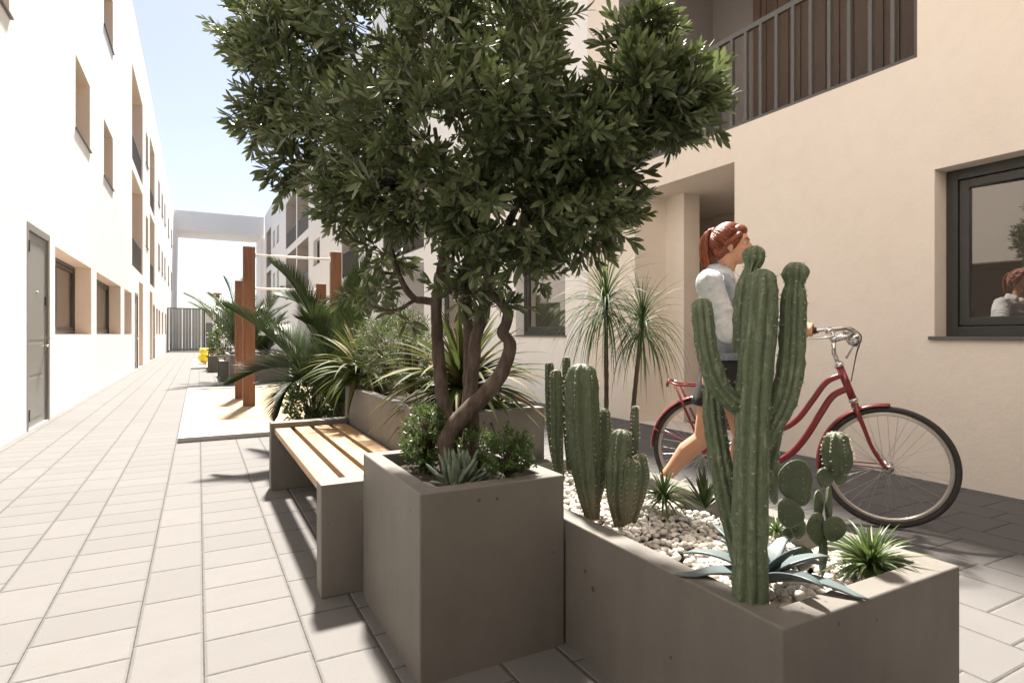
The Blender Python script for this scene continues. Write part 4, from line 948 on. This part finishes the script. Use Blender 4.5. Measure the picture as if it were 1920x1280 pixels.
m = MB(); m.bar(BBp + Vector((.06, -.064, .055)), rh + Vector((.02, -.064, .02)), .045, .004, 0, (0, 1, 0)); m.build('chain_guard', M['red'], bike, bevel=.0015)
m = MB(); m.tube([(-.74, .06, .29), (-.83, .10, .13)], .008, 8); m.build('kickstand', M['steel'], bike)
# ================================================================== person
M['skin'] = None
def m_skin():
    t = NT('skin'); o = t.obj(); n_ = t.noise(o, 14, 4)
    c = t.mix(n_, (.52, .27, .165), (.62, .345, .22))
    return t.end(t.bsdf(c, .5, t.bump(t.noise(o, 300, 2), .0004), spec=.35, Subsurface_Weight=.12, Subsurface_Radius=(.02, .008, .004)))
M['skin'] = m_skin(); M['eye_white'] = m_plain('eye_white', (.5, .46, .43), .3)
def m_hair():
    t = NT('auburn_hair'); o = t.obj(); mp = t.n('ShaderNodeMapping'); mp.inputs['Scale'].default_value = (16, 120, 16); mp.inputs['Rotation'].default_value = (0, R(25), 0); t.put(mp.inputs['Vector'], o)
    n_ = t.noise(mp.outputs[0], 1.5, 4, .6); c = t.ramp(n_, [(.3, (.07, .014, .007)), (.5, (.20, .045, .017)), (.75, (.36, .10, .035))])
    return t.end(t.bsdf(c, .38, t.bump(n_, .004), spec=.5))
M['hair'] = m_hair()
def m_denim(name, dk, md, lt):
    t = NT(name); o = t.obj(); a = t.noise(o, 9, 5, .65); w_ = t.noise(o, 420, 2, .5); b = t.noise(o, 3.2, 3)
    c = t.ramp(t.math('ADD', t.math('MULTIPLY', a, .7), t.math('MULTIPLY', b, .35)), [(.35, dk), (.47, md), (.62, lt)])
    c = t.mix(t.math('MULTIPLY', w_, .2), c, dk)
    return t.end(t.bsdf(c, .85, t.bump(t.math('ADD', t.math('MULTIPLY', w_, .12), a), .006), spec=.2))
M['denim'] = m_denim('faded_denim', (.09, .115, .16), (.22, .255, .30), (.40, .42, .44)); M['denim_pale'] = m_denim('bleached_denim', (.27, .30, .345), (.45, .475, .50), (.64, .65, .65))
M['skirt'] = m_plain('black_skirt_cloth', (.012, .011, .012), .8, 0, .3, 30, .002)
M['shirt'] = m_plain('white_shirt', (.72, .70, .67), .8, 0, .05)
M['shoe'] = m_plain('white_shoe', (.62, .60, .57), .6, 0, .06)
PR = (bike.location + Matrix.Rotation(BA, 3, 'Z') @ Vector((-.80, -.30, 0)))
woman = thing('person', 'woman with auburn ponytail in denim jacket and black skirt pushing the red bicycle', 'person', PR); woman.rotation_euler.z = BA
ORG[0] = Vector((0, 0, 0))
def cap(m, a, b, ra, rb, sq=1.0, ref=None, n=16):
    m.tube([a, Vector(a).lerp(Vector(b), .5), b], [ra, (ra + rb) / 2, rb], n, sq=sq, ref=ref)
    if sq == 1.0: m.ball(a, ra * .999, nu=n, nv=10); m.ball(b, rb * .999, nu=n, nv=10)
def chain(m, pts, rr, n=14):
    for i in range(len(pts) - 1): cap(m, pts[i], pts[i + 1], rr[i], rr[i + 1], n=n)
def loft(m, secs, n=28, cap_=True):     # (cx, cy, z, rx, ry)
    vs = [(cx + rx * math.cos(2 * math.pi * j / n), cy + ry * math.sin(2 * math.pi * j / n), z) for cx, cy, z, rx, ry in secs for j in range(n)]; k = len(secs)
    fs = [(i * n + j, i * n + (j + 1) % n, (i + 1) * n + (j + 1) % n, (i + 1) * n + j) for i in range(k - 1) for j in range(n)]
    if cap_: fs += [tuple(range(n - 1, -1, -1)), tuple(range((k - 1) * n, k * n))]
    m.add(vs, fs, 0, True)
def remesh(o, vox, smooth=4, fac=.5):
    r = o.modifiers.new('remesh', 'REMESH'); r.mode = 'VOXEL'; r.voxel_size = vox; r.use_smooth_shade = True
    s = o.modifiers.new('smooth', 'SMOOTH'); s.iterations = smooth; s.factor = fac
    return o
HD = Vector((.030, 0, 1.575))
b = MB()
# head
b.ball(HD + Vector((-.008, 0, .018)), .095, .075, .096, 24, 16); b.ball(HD + Vector((.035, 0, -.035)), .058, .056, .075, 20, 14)
b.ball(HD + Vector((.070, 0, -.088)), .022, .026, .018); b.ball(HD + Vector((.040, .0, -.075)), .045, .044, .030)
cap(b, HD + Vector((.086, 0, .012)), HD + Vector((.106, 0, -.026)), .008, .0115); 
for s in (-1, 1):
    b.ball(HD + Vector((.098, s * .010, -.030)), .009, .008, .007); cap(b, HD + Vector((.083, s * .012, .024)), HD + Vector((.072, s * .045, .022)), .009, .008)
    b.ball(HD + Vector((.058, s * .040, -.028)), .022, .018, .022)
    b.ball(HD + Vector((-.002, s * .074, -.012)), .017, .008, .028); b.ball(HD + Vector((.002, s * .073, -.038)), .009, .007, .010)
cap(b, HD + Vector((.088, -.016, -.055)), HD + Vector((.088, .016, -.055)), .007, .007); cap(b, HD + Vector((.086, -.014, -.065)), HD + Vector((.086, .014, -.065)), .008, .008)
chain(b, [HD + Vector((-.015, 0, -.055)), Vector((-.005, 0, 1.45)), Vector((-.03, 0, 1.38))], [.053, .050, .062])
# torso under the clothes
loft(b, [(-.02, 0, .80, .085, .13), (-.01, 0, .90, .105, .150), (-.01, 0, 1.02, .085, .12), (-.02, 0, 1.18, .095, .14), (-.03, 0, 1.30, .09, .15), (-.035, 0, 1.38, .06, .11), (-.03, 0, 1.42, .045, .06)])
# arms
SR, SL = Vector((-.065, -.180, 1.355)), Vector((.0, .175, 1.355))
ER, EL = Vector((.050, -.235, 1.095)), Vector((.165, .345, 1.17))
gR, gL = Vector((.395, .018, 1.088)), Vector((.385, .580, 1.088))
WRr, WL = Vector((.315, -.028, 1.108)), Vector((.315, .535, 1.112))
chain(b, [SR, ER, WRr], [.050, .040, .025]); chain(b, [SL, EL, WL], [.050, .038, .025])
def hand(g, wv, s):      # closes on a grip that runs along x; s = +1 curls towards -y
    kn = g + Vector((.0, -s * .004, .029)); k0 = wv
    for i, (dx, l) in enumerate(((.034, 1.0), (.012, 1.06), (-.010, 1.0), (-.031, .85))):
        a = g + Vector((dx + .006, s * .012, .033)); cap(b, k0 + Vector((.012, s * (.012 - .006 * i), 0)), a, .015, .0115, n=10)
        pts = []
        for th in (100, 60, 15, -40, -95, -140 if l > .9 else -120):
            rr_ = .0265; pts.append(g + Vector((dx + .004 * (1 - l), -s * math.cos(R(th)) * rr_, math.sin(R(th)) * rr_)))
        chain(b, pts, [.0105, .0100, .0095, .0088, .0082, .0075], 10)
    chain(b, [k0 + Vector((.01, s * .014, -.002)), g + Vector((.006, s * .028, .018)), g + Vector((.034, s * .030, .000)), g + Vector((.052, s * .024, -.014))], [.014, .0115, .0098, .0085], 10)
hand(gR, WRr, 1); hand(gL, WL, -1)
# legs: the right one trails, the left one carries
HR, HL = Vector((-.03, -.085, .875)), Vector((.0, .085, .875))
KR, KL = Vector((-.115, -.085, .475)), Vector((.075, .08, .470))
AR, AL = Vector((-.375, -.085, .175)), Vector((.035, .08, .085))
chain(b, [HR, HR.lerp(KR, .5), KR], [.088, .073, .053]); chain(b, [HL, HL.lerp(KL, .5), KL], [.088, .073, .053])
for K, A in ((KR, AR), (KL, AL)):
    d = (A - K).normalized(); bk = Vector((d.z, 0, -d.x)) if True else None
    if bk.x > 0: bk = -bk
    chain(b, [K, K.lerp(A, .30) + bk * .016, K.lerp(A, .62) + bk * .006, A], [.051, .056, .041, .031])
chain(b, [AR, AR + Vector((.075, 0, -.095)), AR + Vector((.165, 0, -.125))], [.033, .030, .024]); chain(b, [AL, AL + Vector((.06, 0, -.040)), AL + Vector((.15, 0, -.056))], [.034, .030, .022])
remesh(b.build('body', M['skin'], woman), .0042, 5)
# face
for s in (-1, 1):
    m = MB(); m.ball(HD + Vector((.0705, s * .031, .006)), .0125, nu=16, nv=12); e = m.build('eye', M['eye_white'], woman)
    m = MB(); m.lathe(HD + Vector((.0805, s * .032, .006)), [(.0058, 0), (.0052, .0024), (.001, .003)], 14, 0, (1, s * .1, 0)); m.build('iris', M['bark'], e)
    m = MB(); m.tube([HD + Vector((.090, s * .014, .027)), HD + Vector((.086, s * .032, .033)), HD + Vector((.070, s * .052, .028))], [.003, .0035, .0015], 6); m.build('eyebrow', M['hair'], woman)
m = MB(); m.ball(HD + Vector((.0925, 0, -.056)), .005, .020, .0045, 14, 8); m.ball(HD + Vector((.0905, 0, -.065)), .0055, .017, .005, 14, 8); m.build('lips', m_plain('lips', (.42, .13, .10), .45), woman)
# hair
m = MB(); m.ball(HD + Vector((-.020, 0, .026)), .100, .084, .098, 36, 24)
m.ball(HD + Vector((-.055, 0, -.02)), .058, .070, .068, 28, 18); m.ball(HD + Vector((.036, 0, .082)), .046, .062, .036, 24, 14)
for s in (-1, 1): cap(m, HD + Vector((.048, s * .066, .050)), HD + Vector((-.02, s * .080, .0)), .018, .016); cap(m, HD + Vector((.022, s * .073, .02)), HD + Vector((.016, s * .076, -.018)), .009, .004)
h = remesh(m.build('hair', M['hair'], woman), .005, 6)
m = MB(); pr_ = random.Random(9); hc = HD + Vector((-.020, 0, .026)); tie = Vector((-.86, 0, .56)).normalized()
for i in range(230):
    a = pr_.uniform(-2.75, 2.75)                                        # round the hairline: 0 = forehead, +-1.4 = ear, beyond = nape
    if abs(a) < 1.45: d0 = Vector((.80 - .34 * abs(a), math.sin(a * 1.06), .62 - .40 * abs(a) + pr_.uniform(-.05, .08)))
    else: d0 = Vector((.24 - .62 * (abs(a) - 1.45), math.copysign(1.0 - .62 * (abs(a) - 1.45), a), .02 - .62 * (abs(a) - 1.45) * .9))
    d0.normalize(); d0 = d0.slerp(tie, pr_.uniform(0, .35)); pts = []
    om = pr_.uniform(-.02, .02); rr0 = pr_.uniform(.985, 1.035)
    for q_ in range(9):
        dd = d0.slerp(tie, q_ / 8 * .93); dd = (dd + Vector((0, om * math.sin(q_ * .5), om))).normalized()
        pts.append(hc + Vector((dd.x * .103, dd.y * .087, dd.z * .101)) * rr0 * (1.0 + .02 * math.sin(q_ / 8 * 3.14)))
    m.tube(pts, [.0018, .0035, .0042, .0045, .0045, .0045, .0042, .004, .003], 6)
m.build('strands', M['hair'], h)
m = MB(); pr_ = random.Random(4)
for i in range(46):
    a = pr_.uniform(0, 6.28); r0 = .022 * math.sqrt(pr_.random()); r1 = r0 * pr_.uniform(1.2, 2.1); oy, ox = math.cos(a), math.sin(a); ln = pr_.uniform(.8, 1.08)
    pts = [HD + Vector((-.088, oy * r0 * .8, .075 + ox * r0 * .8)), HD + Vector((-.128 + ox * r0 * .5, oy * r0, .092 + ox * r0 * .4)), HD + Vector((-.150 + ox * r1 * .7, oy * r1, .045)), HD + Vector((-.150 + ox * r1, oy * r1 + pr_.uniform(-.006, .006), -.04 * ln)), HD + Vector((-.140 + ox * r1 * .9, oy * r1 * .9, -.115 * ln)), HD + Vector((-.128 + ox * r0, oy * r0 + pr_.uniform(-.01, .01), -.19 * ln))]
    m.tube(spline(pts, 4), lerp_list([.007, .008, .0085, .0075, .005, .0012], 21), 6)
m.build('ponytail', M['hair'], h)
m = MB(); m.torus(HD + Vector((-.108, 0, .085)), (-.8, 0, .35), .021, .009, 20, 8); m.build('hair_tie', M['hair'], h)
# clothes
j = MB()
loft(j, [(-.002, 0, .955, .122, .162), (-.006, 0, 1.03, .126, .162), (-.016, 0, 1.14, .124, .164), (-.028, 0, 1.25, .126, .165), (-.038, 0, 1.33, .116, .170), (-.038, 0, 1.385, .094, .145), (-.030, 0, 1.425, .070, .085)])
jo = remesh(j.build('jacket', M['denim'], woman), .008, 8)
tx = bpy.data.textures.new('folds', 'CLOUDS'); tx.noise_scale = .075; tx.noise_depth = 2
def folds(o, st):
    dm = o.modifiers.new('folds', 'DISPLACE'); dm.texture = tx; dm.strength = st; dm.mid_level = .5; dm.texture_coords = 'LOCAL'
folds(jo, .022)
for S, E_, W_, out in ((SR, ER, WRr, -1), (SL, EL, WL, 1)):
    m = MB(); p1 = [S + Vector((0, -out * .02, .004)), S, S.lerp(E_, .35) + Vector((-.012, 0, 0)), S.lerp(E_, .7) + Vector((-.012, 0, 0)), E_ + Vector((-.008, 0, -.010)), E_.lerp(W_, .35) + Vector((0, 0, -.008)), E_.lerp(W_, .7), E_.lerp(W_, .92)]
    chain(m, p1, [.060, .075, .071, .069, .066, .060, .053, .044], 18)
    for f_ in (.55, .72, .88): m.torus(S.lerp(E_, f_) + Vector((-.010, 0, 0)), (E_ - S) + Vector((.10 * (f_ - .7), 0, .05)), .063, .011, 24, 8)
    for f_ in (.15, .38, .62): m.torus(E_.lerp(W_, f_) + Vector((0, 0, -.006)), (W_ - E_) + Vector((0, 0, .08 * (.5 - f_))), .057 - .010 * f_, .009, 24, 8)
    m2 = MB(); dv = (E_ - S).normalized(); m2.torus(S + dv * .012 + Vector((-.002, -out * .012, 0)), dv + Vector((0, -out * .9, .1)), .0795, .0028, 30, 6); m2.build('seam', M['denim'], jo)
    so2 = remesh(m.build('sleeve', M['denim_pale'], jo), .007, 8); folds(so2, .016)
m = MB()
for s in (-1, 1): m.obox((-.135, s * .06, 1.34), .012, .055, .045)
yk = remesh(m.build('yoke', M['denim_pale'], jo), .01, 6)
m = MB(); loft(m, [(-.002, 0, .925, .124, .170), (-.002, 0, .93, .130, .176), (-.002, 0, .962, .131, .177), (-.002, 0, .968, .124, .170)]); m.build('waistband', M['denim'], jo)
m = MB(); n = 22; vs = []
for i in range(n + 1):
    a = .62 + (2 * math.pi - 1.24) * i / n
    for rr_, z in ((.066, 1.405), (.074, 1.468), (.092, 1.430), (.104, 1.398)): vs.append((-.028 + rr_ * math.cos(a) * 1.0, rr_ * math.sin(a) * 1.08, z - .03 * max(0, math.cos(a))))
m.add(vs, [(i * 4 + k_, i * 4 + k_ + 1, (i + 1) * 4 + k_ + 1, (i + 1) * 4 + k_) for i in range(n) for k_ in range(3)], 0, True)
co2 = m.build('collar', M['denim_pale'], jo); sm_ = co2.modifiers.new('thick', 'SOLIDIFY'); sm_.thickness = .005
for A, B in ((ER, WRr), (EL, WL)):
    m = MB(); p0, p1 = A.lerp(B, .86), A.lerp(B, .98); m.tube([p0, p0.lerp(p1, .08), p0.lerp(p1, .92), p1], [.040, .046, .044, .038], 18); m.build('cuff', M['denim_pale'], jo)
for s in (-1, 1):
    m = MB(); m.obox((.088, s * .085, 1.245), .006, .045, .030, Matrix.Rotation(-s * R(-28), 3, 'Z')); m.build('pocket_flap', M['denim'], jo, bevel=.003)
m = MB()
for z in (1.30, 1.22, 1.14, 1.06, .99, .945): m.lathe((.118 if z > 1.1 else .124, -.012, z), [(.008, 0), (.008, .004), (.003, .006)], 12, 0, (1, 0, 0))
m.build('buttons', M['steel'], jo)
m = MB(); m.ball((.015, 0, 1.375), .062, .070, .055, 20, 12); m.build('shirt', M['shirt'], woman)
k_ = MB(); loft(k_, [(-.008, 0, .965, .112, .155), (-.012, 0, .90, .120, .168), (-.028, 0, .80, .128, .172), (-.045, 0, .715, .136, .172), (-.052, 0, .668, .142, .174), (-.05, 0, .666, .125, .155)], 40)
k_.v = [(x + .006 * math.sin(9 * math.atan2(y, x + .03)) * max(0, (.95 - z)) / .28, y * (1 + .03 * math.sin(8 * math.atan2(y, x + .03)) * max(0, (.95 - z)) / .28), z) for x, y, z in k_.v]
sk_ = k_.build('skirt', M['skirt'], woman)
for A, e, up_ in ((AR, Vector((.150, 0, -.138)), 1), (AL, Vector((.155, 0, -.052)), 0)):
    m = MB(); f_ = A + (Vector((.078, 0, -.105)) if up_ else Vector((.07, 0, -.045)))
    chain(m, [A + Vector((-.022, 0, -.055 if not up_ else -.035)), A + Vector((0, 0, -.012)), f_, A + e], [.036, .040, .036, .028], 14)
    o = remesh(m.build('shoe', M['shoe'], woman), .005, 5)
    m = MB()
    a0 = A + Vector((-.05, 0, -.085 if not up_ else -.075)); 
    if up_: m.obox(A + Vector((.05, 0, -.128)), .115, .034, .012, Matrix.Rotation(R(38), 3, 'Y'))
    else: m.obox(A + Vector((.055, 0, -.074)), .115, .036, .011)
    m.build('sole', M['shoe'], o, bevel=.008)
m = MB(); q = EL.lerp(WL, 1.0); dv = (WL - EL).normalized(); m.lathe(q - dv * .012, [(.028, 0), (.0305, .003), (.0305, .021), (.028, .024)], 18, 0, dv); m.build('wristwatch', M['black'], woman)
# ================================================================== camera and light
cam = bpy.data.cameras.new('camera'); co = bpy.data.objects.new('camera', cam); COL.objects.link(co)
cam.sensor_width = 36; cam.lens = 36 * F / 1920; cam.shift_y = -(640 - HY) / 1920; cam.clip_end = 2000; cam.clip_start = .05
co.location = (0, 0, EYE); co.rotation_euler = (R(90), 0, -TH); sc.camera = co
SUN = Vector((-.128, -.50, -.86)).normalized()          # travel direction of the sunlight
sl = bpy.data.lights.new('sun', 'SUN'); so = bpy.data.objects.new('sun', sl); COL.objects.link(so)
sl.energy = 3.6; sl.angle = R(4); sl.color = (1, .93, .83)
so.rotation_euler = SUN.to_track_quat('-Z', 'Y').to_euler(); so.location = (0, 0, 30)
wd = bpy.data.worlds.new('World'); sc.world = wd; wd.use_nodes = True; nt = wd.node_tree; bg = nt.nodes['Background']
sk = nt.nodes.new('ShaderNodeTexSky'); sk.sky_type = 'NISHITA'; sk.sun_disc = False
el = math.asin(-SUN.z); sk.sun_elevation = el; sk.sun_rotation = math.atan2(-SUN.x, -SUN.y)
sk.air_density = 1.0; sk.dust_density = 1.0; sk.ozone_density = 1.0
hs = nt.nodes.new('ShaderNodeHueSaturation'); hs.inputs['Saturation'].default_value = .66; hs.inputs['Hue'].default_value = .508
nt.links.new(sk.outputs[0], hs.inputs['Color']); nt.links.new(hs.outputs[0], bg.inputs[0]); bg.inputs[1].default_value = .034
sc.view_settings.view_transform = 'Standard'; sc.view_settings.look = 'None'; sc.view_settings.gamma = 1; sc.view_settings.exposure = 2.35
try:
    sc.cycles.max_bounces = 8; sc.cycles.diffuse_bounces = 5; sc.cycles.use_denoising = True
except Exception: pass
